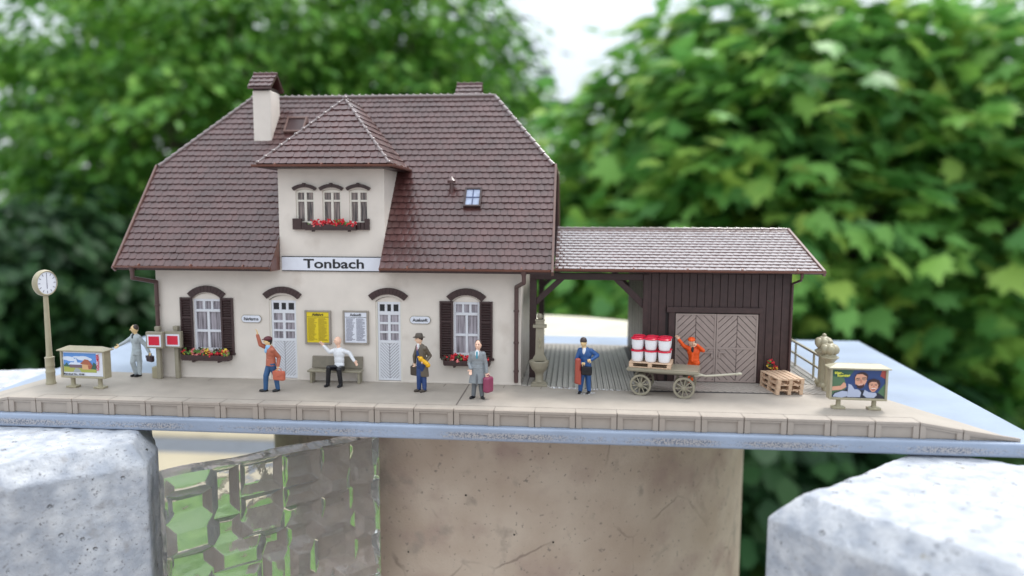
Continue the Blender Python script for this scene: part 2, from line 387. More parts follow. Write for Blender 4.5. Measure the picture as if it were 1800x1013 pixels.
def gutter(x0, x1, y, z, parent, axis='x', r=.085, mt='gutter'):
    g = MB()
    n = 10; vs = []
    ends = (x0, x1)
    ring = [(math.cos(PI+PI*i/n), math.sin(PI+PI*i/n)) for i in range(n+1)]
    for e in ends:
        for rr in (r, r*.72):
            for c, s_ in (ring if rr == r else ring[::-1]):
                p = (e, y+rr*c, z+rr*s_) if axis == 'x' else (y+rr*c, e, z+rr*s_)
                vs.append(p)
    m = 2*(n+1)
    g.add(vs, [(i, (i+1) % m, m+(i+1) % m, m+i) for i in range(m)]+[tuple(range(m)), tuple(range(m, 2*m))[::-1]])
    L = x1-x0; k = max(2, int(abs(L)/2.0))
    for i in range(k+1):
        e = x0+L*(i+.5)/(k+1)
        if axis == 'x': g.tube((e-.025, y, z-.012), (e+.025, y, z-.012), r*1.0, r*1.0, 12)
        else: g.tube((y, e-.025, z-.012), (y, e+.025, z-.012), r*1.0, r*1.0, 12)
    return g.build('gutter', mt, parent, smooth=True)
gutter(RX0-.05, DX0-.02, EY-.06, EZ+.035, house)
gutter(DX1+.02, RX1-.02, EY-.06, EZ+.035, house)
gutter(RX0, RX1, 2*RY-EY+.06, EZ+.03, house)
for xa, xb in ((RX0, DX0-.03), (DX1+.03, RX1)): mb = MB(); mb.box(xa, xb, EY-.0, EY+.05, EZ-.12, EZ-.0); mb.build('eaves_board', 'choc', house)
for X, d in ((DX0, -1), (DX1, 1)):
    mb = MB()
    pl = [(EY, EZ-.12), (HY0-.03, EZ-.12), (HY0-.03, zf(HY0-.03)+.05), (EY, EZ+.05)]
    v = [(X+d*.045, y, z) for y, z in pl]+[(X-d*.0, y, z) for y, z in pl]
    mb.add(v, [(0, 1, 2, 3), (7, 6, 5, 4), (0, 4, 5, 1), (1, 5, 6, 2), (2, 6, 7, 3), (3, 7, 4, 0)]); mb.build('eaves_cheek', 'gutter', house)
# dormer (gable) roof: hipped
GZ, GY, GX0, GX1 = 7.66, 2.55, 6.50, 11.16; AX, AY, AZ = 8.83, 5.1, 10.22
gable = MB()
fl = math.hypot(AY-GY, AZ-GZ)
tiles(gable, (GX0, GY, GZ), (1, 0, 0), (0, AY-GY, AZ-GZ), fl, .33, .27, lambda v: (AX-GX0)*v/fl, lambda v: (GX1-GX0)-(GX1-AX)*v/fl)
sl = math.hypot(GX1-AX, AZ-GZ); yv = lambda z: EY+(z-EZ)/SL
for sgn, X in ((1, GX1), (-1, GX0)):
    tiles(gable, (X, GY, GZ), (0, 1, 0), (AX-X, 0, AZ-GZ), sl, .33, .27, lambda v: (AY-GY)*v/sl, lambda v: yv(GZ)-GY+.1+(yv(AZ)-yv(GZ))*v/sl, seg=3)
groof = gable.build('gable_roof', 'tile', house, fix=False)
mb = MB()
quad([(GX0, GY, GZ), (GX1, GY, GZ), (AX, AY, AZ)], .06)
quad([(GX1, GY, GZ), (GX1, yv(GZ), GZ), (AX, yv(AZ), AZ), (AX, AY, AZ)], .06)
quad([(GX0, GY, GZ), (GX0, yv(GZ), GZ), (AX, yv(AZ), AZ), (AX, AY, AZ)], .06)
mb.box(GX0+.05, GX1-.05, GY+.05, yv(GZ), GZ-.10, GZ-.045)
mb.build('soffit', 'choc', groof)
mb = MB()
caps(mb, (GX0+.02, GY+.02, GZ+.05), (AX, AY, AZ+.04), .05, 12, 1.1, True)
caps(mb, (GX1-.02, GY+.02, GZ+.05), (AX, AY, AZ+.04), .05, 12, 1.1, True)
caps(mb, (AX, AY, AZ+.04), (AX, yv(AZ)+.1, AZ+.04), .05, 7)
mb.ball((AX, AY, AZ+.08), (.09, .09, .08))
mb.build('ridge_caps', 'cap', groof, smooth=True)
gutter(GX0-.12, GX1+.12, GY-.07, GZ-.0, groof, r=.075)
gutter(GY-.1, yv(GZ)+.0, GX1+.08, GZ-.0, groof, axis='y', r=.075)
gutter(GY-.1, yv(GZ)+.0, GX0-.08, GZ-.0, groof, axis='y', r=.075)

# windows
def curtain_mat():
    m = bpy.data.materials.new('curtained_glass'); m.use_nodes = True; n = m.node_tree; b = n.nodes['Principled BSDF']
    t = n.nodes.new('ShaderNodeTexCoord'); mp = n.nodes.new('ShaderNodeMapping'); mp.inputs['Scale'].default_value = (16, 1, .8)
    z = n.nodes.new('ShaderNodeTexNoise'); z.inputs['Scale'].default_value = 1.3; z.inputs['Detail'].default_value = 3
    r = n.nodes.new('ShaderNodeValToRGB'); r.color_ramp.elements[0].position = .36; r.color_ramp.elements[1].position = .66
    r.color_ramp.elements[0].color = (.10, .085, .10, 1); r.color_ramp.elements[1].color = (.42, .38, .43, 1)
    n.links.new(t.outputs['Object'], mp.inputs['Vector']); n.links.new(mp.outputs['Vector'], z.inputs['Vector']); n.links.new(z.outputs['Fac'], r.inputs['Fac'])
    n.links.new(r.outputs['Color'], b.inputs['Base Color']); b.inputs['Roughness'].default_value = .5; b.inputs['Coat Weight'].default_value = .6; b.inputs['Coat Roughness'].default_value = .08
    return m
K['curtain'] = curtain_mat()
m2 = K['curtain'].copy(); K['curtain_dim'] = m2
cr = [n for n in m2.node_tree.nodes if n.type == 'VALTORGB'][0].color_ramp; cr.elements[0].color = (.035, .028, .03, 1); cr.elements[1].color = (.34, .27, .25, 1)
YF = HY0+.045      # front of frames, recessed in the opening
def arch_fill(mb, x0, x1, zs, rise, y0, y1):
    mb.prism([(x0, zs)]+arch_pts(x0, x1, zs, rise)[::-1]+[(x1, zs)], y0, y1)
def hood(x0, x1, zc, ztop, th, parent, y=HY0, keyed=False, depth=.08):
    """segmental brick arch: radial bricks; x0..x1 outer ends, zc z of the outer ends"""
    hw = (x1-x0)/2; rise = ztop-zc; rad = (hw*hw+rise*rise)/(2*rise); zc0 = ztop-rad; a0 = math.asin(hw/rad); xc = (x0+x1)/2
    g = MB(); n = 11
    for i in range(n):
        a, b = -a0+2*a0*i/n+.004, -a0+2*a0*(i+1)/n-.004
        pl = [(xc+rr*math.sin(t), zc0+rr*math.cos(t)) for rr, t in ((rad, a), (rad, b), (rad-th, b), (rad-th, a))]
        g.prism(pl, y-depth-random.uniform(0, .006), y+.0)
    pl = [(xc+(rad-.012)*math.sin(-a0+2*a0*i/12), zc0+(rad-.012)*math.cos(-a0+2*a0*i/12)) for i in range(13)]+[(xc+(rad-th+.012)*math.sin(a0-2*a0*i/12), zc0+(rad-th+.012)*math.cos(a0-2*a0*i/12)) for i in range(13)]
    g.prism(pl, y-depth+.014, y-.002)
    if keyed: g.box(xc-.045, xc+.045, y-depth-.02, y, ztop-.05, ztop+.035)
    return g.build('arch_hood', 'choc', parent, bevel=.006)
def window_big(x0, x1, z0, zs, rise):
    w_ = empty('window'); w_.parent = house
    g = MB(); f = .055
    arch_fill(g, x0+.001, x1-.001, zs-.02, rise+.01, YF-.02, HY0+.15); g.m = [1]*len(g.m)
    g.box(x0, x0+f+.03, YF, YF+.08, z0, zs-.02); g.box(x1-f-.03, x1, YF, YF+.08, z0, zs-.02)
    xa, xb = x0+f+.03, x1-f-.03
    g.box(xa, xb, YF, YF+.08, zs-.11, zs-.02); g.box(xa, xb, YF, YF+.08, z0, z0+.08)
    g.box(xa, xb, YF-.008, YF+.07, zs-.50, zs-.40)       # transom
    xm = (xa+xb)/2
    for i in (1, 2):
        xq = xa+(xb-xa)*i/3; g.box(xq-.04, xq+.04, YF+.004, YF+.07, zs-.40, zs-.11)
    g.box(xm-.045, xm+.045, YF-.002, YF+.07, z0+.08, zs-.50)
    zq = zs-1.20; g.box(xa, xm-.045, YF+.008, YF+.07, zq-.045, zq+.045); g.box(xm+.045, xb, YF+.008, YF+.07, zq-.045, zq+.045)
    g.build('frame', ['white', 'plaster'], w_, bevel=.008)
    g = MB(); g.box(xa-.02, xb+.02, YF+.055, YF+.065, z0+.04, zs-.06); g.build('pane', 'curtain', w_)
    return w_
def shutter(x0, x1, z0, z1, parent):
    g = MB(); y0, y1 = HY0-.075, HY0-.005; f = .07
    g.box(x0, x0+f, y0, y1, z0, z1); g.box(x1-f, x1, y0, y1, z0, z1)
    zm = z0+(z1-z0)*.63
    for a, b in ((z0, z0+f), (z1-f, z1), (zm, zm+f*.8)): g.box(x0+f, x1-f, y0+.006, y1, a, b)
    for a, b in ((z0+f, zm), (zm+f*.8, z1-f)):
        n = int((b-a)/.082)
        for i in range(n):
            zz = a+(b-a)*(i+.5)/n
            Mx = Matrix.Translation(((x0+x1)/2, y0+.035, zz)) @ Matrix.Rotation(R_(-38), 4, 'X')
            g.box(-(x1-x0)/2+f, (x1-x0)/2-f, -.035, .035, -.01, .012, 0, Mx)
    g.box(x0+f-.01, x1-f+.01, y0+.055, y1, z0+f-.01, z1-f+.01)
    return g.build('shutter', 'choc', parent, bevel=.006)
def flowers(parent, x0, x1, y, z, n, cols, h=.19, r=.085, name='flowers'):
    g = MB(); nc = len(cols)
    for i in range(n):
        px = random.uniform(x0, x1); py = y+random.uniform(-.09, .06); pz = z+random.uniform(-.02, h)
        mi = random.choices(range(nc), [c[1] for c in cols])[0]; 
        for q in range(5):
            rr = r*random.uniform(.35, .8)
            o = Vector((random.uniform(-1, 1), random.uniform(-1, 1), random.uniform(-1, 1)))*r*.8
            Mx = Matrix.Rotation(random.uniform(0, 3), 3, 'X') @ Matrix.Rotation(random.uniform(0, 3), 3, 'Y')
            g.ball(Vector((px, py, pz))+o, (rr, rr*random.uniform(.4, 1), rr*random.uniform(.3, .8)), 6, 4, mi, Mx)
    return g.build(name, [c[0] for c in cols], parent)
WL = window_big(*WINS[0]); WR = window_big(*WINS[1])
hood(3.42, 4.86, 3.10, 3.40, .24, WL); hood(12.94, 14.36, 3.12, 3.42, .24, WR)
for W_, xs in ((WL, ((3.13, 3.60), (4.66, 5.13))), (WR, ((12.70, 13.18), (14.12, 14.58)))):
    for a, b in xs: shutter(a, b, .92, 2.96, W_)
def flower_box(x0, x1, z0, z1, y, parent, cols, n):
    fb = MB(); yb = y-.01
    fb.box(x0+.08, x1-.08, y-.30, yb, z0+.02, z0+.08); fb.box(x0+.08, x1-.08, y-.30, y-.26, z0+.08, z1-.02); fb.box(x0+.06, x0+.10, y-.30, yb, z0+.06, z1)
    fb.box(x1-.10, x1-.06, y-.30, yb, z0+.06, z1); fb.box(x0-.06, x1+.06, y-.10, yb, z1-.03, z1+.05)
    for t in (.25, .75): fb.box(x0+(x1-x0)*t-.04, x0+(x1-x0)*t+.04, y-.26, yb, z0-.05, z0+.02)
    o = fb.build('flower_box', 'choc', parent, bevel=.01)
    flowers(o, x0+.12, x1-.12, y-.17, z1-.02, n, cols)
    return o
flower_box(3.16, 5.10, .66, .90, HY0, WL, [('petal_red', 4), ('petal_pink', 3), ('petal_yellow', 2), ('leafy', 4), ('mud', 2)], 60)
flower_box(12.80, 14.58, .68, .90, HY0, WR, [('petal_red', 8), ('petal_pink', 2), ('mud', 5), ('leafy', 1)], 60)
# front doors
def door(x0, x1, z0, zs, rise):
    d = empty('door'); d.parent = house
    g = MB(); f = .06
    arch_fill(g, x0+.001, x1-.001, zs-.03, rise+.01, YF+.03, HY0+.15)
    g.box(x0, x0+f, YF, YF+.09, z0, zs-.03, 1); g.box(x1-f, x1, YF, YF+.09, z0, zs-.03, 1)
    g.build('door_case', ['plaster', 'cream'], d)
    g = MB(); xa, xb = x0+f+.004, x1-f-.004; y0, y1 = YF+.02, YF+.08; zt = zs-.03
    s_ = .07
    g.box(xa, xa+s_, y0, y1, z0+.02, zt); g.box(xb-s_, xb, y0, y1, z0+.02, zt)
    ia, ib = xa+s_, xb-s_
    g.box(ia, ib, y0, y1, zt-.09, zt); g.box(ia, ib, y0, y1, z0+.02, z0+.09)
    rows = [(2.42, 2.55), (2.08, 2.16), (1.76, 1.83), (1.40, 1.50)]
    for a, b in rows: g.box(ia, ib, y0, y1, a, b)
    for i in (1, 2):
        xq = ia+(ib-ia)*i/3; g.box(xq-.045, xq+.045, y0+.004, y1, 2.55, zt-.09)
    xm = (ia+ib)/2
    for a, b in ((2.16, 2.42), (1.83, 2.08), (1.50, 1.76)): g.box(xm-.05, xm+.05, y0+.004, y1, a, b)
    leaf = g.build('door_leaf', 'white', d, bevel=.007)
    g = MB(); g.box(ia-.01, ib+.01, y1-.022, y1, 1.45, 2.5); g.build('pane', 'curtain', leaf)
    g = MB(); g.box(ia-.01, ib+.01, y1-.022, y1, 2.5, zt-.05); g.build('upper_pane', 'dark', leaf)
    g = MB(); g.box(ia, ib, y1-.03, y1, z0+.05, 1.44, 1)
    chevron(g, ia, xm-.012, z0+.09, 1.40, -1.0, .11, .03, y0+.012, y1-.02)
    chevron(g, xm+.012, ib, z0+.09, 1.40, 1.0, .11, .03, y0+.012, y1-.02)
    g.build('chevron_panel', ['white', 'doorwhiteline'], leaf)
    return d
D1 = door(*DOORS[0]); D2 = door(*DOORS[1])
hood(6.25, 7.70, 3.12, 3.40, .23, D1); hood(10.13, 11.58, 3.12, 3.40, .23, D2)
# upstairs windows
for i, (x0, x1, z0, zs, r) in enumerate(DWINS):
    w_ = empty('window'); w_.parent = house
    g = MB(); arch_fill(g, x0+.001, x1-.001, zs-.01, r+.005, YF+.012, HY0+.15); f = .06
    g.box(x0, x0+f, YF, YF+.08, z0, zs-.01); g.box(x1-f, x1, YF, YF+.08, z0, zs-.01); g.box(x0+f, x1-f, YF, YF+.08, zs-.06, zs-.01); g.box(x0+f, x1-f, YF, YF+.08, z0, z0+.05)
    xm = (x0+x1)/2; g.box(xm-.045, xm+.045, YF, YF+.07, z0+.05, zs-.06)
    g.box(x0+f, xm-.045, YF+.005, YF+.07, zs-.38, zs-.31); g.box(xm+.045, x1-f, YF+.005, YF+.07, zs-.38, zs-.31)
    g.build('frame', 'cream', w_, bevel=.007)
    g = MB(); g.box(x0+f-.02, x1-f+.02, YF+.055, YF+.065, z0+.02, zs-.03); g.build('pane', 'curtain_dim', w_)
    hood(x0-.105, x1+.105, zs+.10, zs+.24, .115, w_, keyed=True, depth=.11)
g = MB()
g.box(7.47, 10.23, HY0-.10, HY0-.004, 5.44, 5.60)
for a, b in ((7.47, 7.78), (7.80, 7.98), (9.80, 9.92), (9.94, 10.05), (10.07, 10.23)): g.box(a, b, HY0-.13, HY0-.1, 5.44, 5.83 if b < 7.8 or a > 10 else 5.70); g.box(a, b, HY0-.1, HY0-.004, 5.6, 5.83 if b < 7.8 or a > 10 else 5.70)
g.box(7.98, 9.80, HY0-.30, HY0-.10, 5.42, 5.48); g.box(7.98, 9.80, HY0-.30, HY0-.27, 5.48, 5.62)
g.box(8.2, 8.28, HY0-.24, HY0-.1, 5.37, 5.42); g.box(9.5, 9.58, HY0-.24, HY0-.1, 5.37, 5.42)
ub = g.build('window_balustrade', 'choc', house, bevel=.008)
flowers(ub, 8.05, 9.75, HY0-.19, 5.60, 60, [('petal_red', 9), ('petal_pink', 2), ('leafy', 3)], .15, .075)
# downpipes
def downpipe(pts, parent, r=.075):
    g = MB(); g.path(pts, r)
    z0, z1 = pts[-1][2], pts[-2][2]
    for t in (.12, .42, .75):
        z = z0+(z1-z0)*t; p = pts[-1]; g.tube((p[0], p[1], z-.03), (p[0], p[1], z+.03), r*1.3, r*1.3, 12)
    g.tube(pts[0], (pts[0][0], pts[0][1], pts[0][2]-.14), r*1.5, r*1.15, 12)
    return g.build('downpipe', 'pipe', parent, smooth=True)
downpipe([(1.88, 2.46, 4.10), (1.88, 2.46, 3.72), (2.30, 3.18, 3.52), (2.30, 3.18, .12)], house)
downpipe([(15.72, 2.46, 4.10), (15.72, 2.50, 3.70), (15.42, 3.18, 3.50), (15.42, 3.18, .12)], house)
# chimneys
def chimney(x0, x1, y0, y1, ztop, capw, zr):
    g = MB(); g.box(x0, x1, y0, y1, zr, ztop); c = g.build('chimney', 'plaster', house, bevel=.05, seg=3)
    g = MB(); g.box(x0+.03, x1-.03, y0+.03, y1-.03, ztop, ztop+.12); g.build('chimney_neck', 'choc', c)
    g = MB(); ym = (y0+y1)/2; hz = .58; ov = capw; zt = ztop+.10
    sl_ = math.hypot((y1-y0)/2+ov, hz)
    for yy, dy in ((y0-ov, 1), (y1+ov, -1)):
        tiles(g, (x0-ov*.7, yy, zt), (1, 0, 0), (0, dy*((y1-y0)/2+ov), hz), sl_, .26, .26, lambda v: 0, lambda v: x1-x0+1.4*ov, seg=3)
    p = [(x0-ov*.7, y0-ov, zt), (x1+ov*.7, y0-ov, zt), (x1+ov*.7, ym, zt+hz), (x0-ov*.7, ym, zt+hz)]
    p2 = [(x0-ov*.7, y1+ov, zt), (x1+ov*.7, y1+ov, zt), (x1+ov*.7, ym, zt+hz), (x0-ov*.7, ym, zt+hz)]
    for q in (p, p2):
        vv = q+[(a, b, c_-.07) for a, b, c_ in q]
        g.add(vv, [(0, 1, 2, 3), (4, 7, 6, 5), (0, 4, 5, 1), (1, 5, 6, 2), (2, 6, 7, 3), (3, 7, 4, 0)])
    caps(g, (x0-ov*.7, ym, zt+hz+.03), (x1+ov*.7, ym, zt+hz+.03), .05, 4)
    g.build('chimney_cap', 'tile', c, fix=False)
chimney(4.77, 5.50, 6.15, 7.05, 10.80, .16, 8.0)
chimney(12.55, 13.40, 8.35, 9.2, 10.72, .16, 8.0)
# hatch, skylight, vent on the roof plane
def on_roof(x, y, h=0):
    return Vector((x, y, zf(y))) + Vector((0, -SL, 1)).normalized()*h
def roof_box(g, x0, x1, ya, yb, h0, h1, mi=0):
    v = [on_roof(x, y, h) for h in (h0, h1) for y in (ya, yb) for x in (x0, x1)]
    g.add(v, [(0, 2, 3, 1), (4, 5, 7, 6), (0, 1, 5, 4), (1, 3, 7, 5), (3, 2, 6, 7), (2, 0, 4, 6)], mi)
def rwindow(x0, x1, ya, yb, name, framem, panem, bars):
    g = MB(); f = .07
    roof_box(g, x0, x0+f, ya, yb, 0, .16); roof_box(g, x1-f, x1, ya, yb, 0, .16); roof_box(g, x0+f, x1-f, ya, ya+f*.65, 0, .16); roof_box(g, x0+f, x1-f, yb-f*.65, yb, 0, .16)
    o = g.build(name, framem, house, bevel=.008)
    g = MB(); roof_box(g, x0+f, x1-f, ya+.04, yb-.04, .06, .11); g.build('pane', panem, o)
    if bars:
        g = MB(); xm = (x0+x1)/2; ym = (ya+yb)/2; roof_box(g, xm-.018, xm+.018, ya+.05, yb-.05, .11, .125); roof_box(g, x0+f, x1-f, ym-.012, ym+.012, .1, .13); g.build('glazing_bar', 'inkblue2', o)
K['inkblue2'] = mat('blue_grey_bar', (.05, .07, .16), .4)
K['skyglass'] = mat('skylight_glass', (.36, .41, .55), .12, .15, 6)
K['hatch'] = mat('hatch_brown', (.07, .038, .038), .3)
rwindow(13.42, 14.05, 4.12, 4.66, 'skylight', 'choc', 'skyglass', True)
rwindow(5.90, 6.72, 6.42, 6.92, 'roof_hatch', 'verge', 'hatch', False)
g = MB(); b = on_roof(12.92, 4.55, 0)
g.tube(b-Vector((0, 0, .2)), b+Vector((0, 0, .42)), .075, .07, 14); g.tube(b+Vector((0, 0, .38)), b+Vector((0, 0, .47)), .15, .15, 14); g.tube(b+Vector((0, 0, .47)), b+Vector((0, 0, .62)), .17, .02, 14)
g.build('vent_pipe', 'tile', house, smooth=True)

# ------------------------------------------------------------------ signs on the house
sg = empty('station_name_sign', (8.90, HY0-.01, 3.99), 'long white station name board reading Tonbach across the house front', 'sign')
g = MB(); g.box(-1.89, 1.89, -.06, 0, 0, .47); g.build('board', 'signwhite', sg, bevel=.01)
g = MB(); g.box(-1.89, 1.89, -.05, -.002, -.03, -.002); g.box(-1.89, 1.89, -.05, -.002, .472, .50); g.build('board_edge', 'ink', sg)
text('Tonbach', 'lettering', 'ink', sg, -1.09, 1.11, .245, .335, -.062, .022)
for nm, x, zc, wd, lab in (('Fahrkarten', 5.80, 2.21, .72, 'small oval white sign reading Fahrkarten above the raised hand'), ('Auskunft', 12.0, 2.27, .72, 'small oval white sign reading Auskunft above the brown hat')):
    s_ = empty('wall_sign', (x, HY0-.004, zc), lab, 'sign', 'small oval signs on the house wall')
    hw, hh = wd/2, .125
    pl = [(hw-.09, -hh), (hw-.03, -hh*.7), (hw, -.03), (hw, .03), (hw-.03, hh*.7), (hw-.09, hh)]; pl = pl+[(-a, b) for a, b in pl[::-1]]
    g = MB(); g.prism(pl, -.045, 0); g.build('plate', 'signwhite', s_, bevel=.008)
    g = MB(); g.prism([(a*1.05, b*1.12) for a, b in pl], -.03, -.001); g.build('rim', 'khaki', s_)
    text(nm, 'lettering', 'ink', s_, -hw+.09, hw-.09, 0, .115, -.047, .03)
def timetable(x0, x1, z0, z1, paper, ink, title, lab):
    t = empty('timetable_board', ((x0+x1)/2, HY0-.004, z0), lab, 'notice board', 'timetable boards on the house wall')
    hw, h = (x1-x0)/2, z1-z0
    g = MB(); g.box(-hw, hw, -.05, 0, 0, h); g.box(-hw, -hw+.07, -.085, -.05, 0, h); g.box(hw-.07, hw, -.085, -.05, 0, h); g.box(-hw+.07, hw-.07, -.085, -.05, h-.06, h); g.box(-hw+.07, hw-.07, -.085, -.05, 0, .05)
    g.build('frame', 'board_frame', t, bevel=.012)
    g = MB(); g.box(-hw+.075, hw-.075, -.06, -.051, .06, h-.065); g.build('sheet', paper, t)
    g = MB(); y0, y1 = -.064, -.0605
    g.box(-hw+.08, hw-.08, y0, y1, h-.245, h-.23, 1)
    rr = random.Random(len(lab)); n = 22
    for c in (0, 1):
        xa = -hw+.12+c*(hw-.10)
        for i in range(n):
            z = h-.29-(h-.39)*i/n
            L = rr.uniform(.20, .33); g.box(xa, xa+L, y0, y1, z-.012, z+.010, 0)
    g.build('lettering', [ink, 'ink'], t)
    text(title, 'title', 'ink', t, -.21, .21, h-.15, .10, -.062, .03)
K['board_frame'] = mat('taupe_board_frame', (.30, .265, .23), .45, .05, 5)
timetable(7.80, 8.76, 1.34, 2.56, 'yellow', 'inkolive', 'Abfahrt', 'yellow timetable board headed Abfahrt on the wall left of the bald man')
timetable(9.20, 10.14, 1.36, 2.57, 'signwhite', 'inkblue', 'Ankunft', 'white timetable board headed Ankunft on the wall right of the bald man')

# ------------------------------------------------------------------ goods shed with covered passage
shed = empty('goods_shed', (0, 0, 0), 'dark brown boarded goods shed with low tiled roof reaching over an open passage', 'shed')
SX0, SX1, SY0, SY1 = 19.90, 25.04, 4.40, 11.3
AX0, AX1, AEY, AEZ, ASL = 16.72, 25.78, 3.55, 4.09, .315
ARY = 7.8; ARZ = AEZ+ASL*(ARY-AEY)
g = MB(); g.box(SX0+.05, SX1-.05, SY0+.05, SY1-.05, 0, 3.95)
pl = [(SY0+.05, 3.95), (SY1-.05, 3.95), (ARY, 5.15)]
v = [(SX0+.05, y, z) for y, z in pl]+[(SX1-.05, y, z) for y, z in pl]
g.add(v, [(0, 1, 2), (5, 4, 3), (0, 3, 4, 1), (1, 4, 5, 2), (2, 5, 3, 0)])
body = g.build('wall_core', 'shedin', shed)
g = MB()
x = SX0
while x < SX1-.05:
    wd = min(.268, SX1-x); j = random.uniform(0, .012)
    z0 = .04
    for zz0, zz1 in (((z0, 3.93),) if not (20.78 < x+wd/2 < 24.02) else ((2.72, 3.93),)):
        g.box(x+.009, x+wd-.009, SY0-.0-j, SY0+.05, zz0, zz1)
    x += .268
for X, e in ((SX0, 0), (SX1, 1)):
    y = SY0+.01
    while y < SY1-.1:
        zt = min(AEZ+ASL*(y-AEY), AEZ+ASL*(2*ARY-AEY-y))-.12
        j = random.uniform(0, .012)
        if e == 0: g.box(X-j, X+.05, y+.009, y+.25, .04, zt)
        else: g.box(X-.05, X+j, y+.009, y+.25, .04, zt)
        y += .268
g.build('wall', 'shedwood', shed, bevel=.008)
g = MB()
for a, b, c, d in ((20.72, 24.08, 2.54, 2.74),): g.box(a, b, SY0-.10, SY0+.03, c, d)
g.box(20.80, 21.02, SY0-.07, SY0+.03, .03, 2.54); g.box(23.95, 24.10, SY0-.07, SY0+.03, .03, 2.54)
g.box(19.88, 20.06, SY0-.05, SY0+.03, .03, 3.9)
g.build('door_surround', 'shedwood', shed, bevel=.012)
def shed_leaf(x0, x1, hs):
    g = MB(); y0, y1 = SY0-.06, SY0+.03; z0, z1 = .05, 2.5; f = .055
    g.box(x0, x0+f, y0, y1, z0, z1); g.box(x1-f, x1, y0, y1, z0, z1)
    for a, b in ((z0, z0+.06), (z1-.05, z1), (1.24, 1.31)): g.box(x0+f, x1-f, y0, y1, a, b)
    xm = (x0+x1)/2
    g.box(x0+f, x1-f, y1-.035, y1, z0+.06, z1-.05, 1)
    for (a, b, s_) in ((1.31, z1-.05, 1), (z0+.06, 1.24, -1)):
        chevron(g, x0+f, xm-.012, a, b, s_*1.0, .25, .034, y0+.02, y1-.03); chevron(g, xm+.012, x1-f, a, b, -s_*1.0, .25, .034, y0+.02, y1-.03)
    leaf = g.build('door', ['doorgrey', 'doorline'], shed)
    g = MB(); hx = x1-.12 if hs > 0 else x0+.12
    g.box(hx-.035, hx+.035, y0-.03, y0-.001, .92, 1.16); g.box(hx-.25*hs-.02, hx, y0-.06, y0-.03, 1.10, 1.14)
    g.build('handle', 'doorgrey', leaf, bevel=.006)
shed_leaf(21.05, 22.47, 1); shed_leaf(22.49, 23.92, -1)
g = MB()
P0 = 4.42
g.box(15.80, 16.05, P0, P0+.25, 0, 3.66); g.box(15.80, 16.06, 11.0, 11.25, 0, 3.66)
for yy in (P0, 11.0):
    g.box(15.80, 21.2 if yy > 5 else 19.88, yy+.003, yy+.22, 3.66, 3.90)
    Lb = [(16.05, 2.70), (16.05, 2.98), (16.78, 3.66), (17.06, 3.66)]
    g.prism(Lb, yy+.03, yy+.20)
    Lb2 = [(19.90, 2.62), (19.90, 2.96), (19.12, 3.66), (18.82, 3.66)]
    g.prism(Lb2, yy+.03, yy+.20)
g.box(15.83, 16.02, P0+.25, 11.0, 3.68, 3.88)
g.build('timber_frame', 'choc', shed, bevel=.012)
g = MB()
al = math.hypot(ARY-AEY, ARZ-AEZ)
tiles(g, (AX0, AEY, AEZ), (1, 0, 0), (0, ARY-AEY, ARZ-AEZ), al, .30, .262, lambda v: 0, lambda v: AX1-AX0, thick=.035, drop=.022, seg=4, jit=.003, lift=.015)
tiles(g, (AX0, 2*ARY-AEY, AEZ), (1, 0, 0), (0, -(ARY-AEY), ARZ-AEZ), al, .30, .524, lambda v: 0, lambda v: AX1-AX0, seg=2)
g.build('roof', 'tile_low', shed, fix=False)
mb = MB()
quad([(AX0, AEY, AEZ), (AX1, AEY, AEZ), (AX1, ARY, ARZ), (AX0, ARY, ARZ)], .09); quad([(AX0, 2*ARY-AEY, AEZ), (AX1, 2*ARY-AEY, AEZ), (AX1, ARY, ARZ), (AX0, ARY, ARZ)], .09)
mb.build('roof_boarding', 'choc', shed)
g = MB(); caps(g, (AX0, ARY, ARZ+.03), (AX1, ARY, ARZ+.03), .05, 27); g.build('ridge_caps', 'cap', shed, smooth=True)
g = MB()
for ya in (AEY, 2*ARY-AEY):
    s_ = -1 if ya < ARY else 1
    v = []
    for X in (AX1-.0, AX1+.09):
        for (y, z) in ((ya+s_*.05, AEZ-.02), (ARY, ARZ)):
            for h in (-.12, .085): v.append((X, y, z+h))
    g.add(v, [(0, 1, 3, 2), (4, 6, 7, 5), (0, 4, 5, 1), (2, 3, 7, 6), (1, 5, 7, 3), (0, 2, 6, 4)])
g.build('verge_board', 'verge', shed, bevel=.01)
gutter(AX0-.02, AX1+.08, AEY-.06, AEZ+.03, shed)
gutter(AX0-.02, AX1+.08, 2*ARY-AEY+.06, AEZ+.03, shed)
downpipe([(25.10, 3.52, 4.02), (25.10, 3.6, 3.80), (25.05, 4.33, 3.62), (25.05, 4.33, .1)], shed, .04)

# ------------------------------------------------------------------ platform
plat = empty('station_platform', (0, 0, 0), None, None, None, 'structure')
BK = 1.25
g = MB()
g.slab([(0, .06), (27.5, .06), (27.62, 2.75), (26.45, 3.35), (26.45, 11.3), (2.0, 12.3), (2.0, 3.75), (-1.6, 3.95), (-.95, .06)][::1], -.49, -.001)
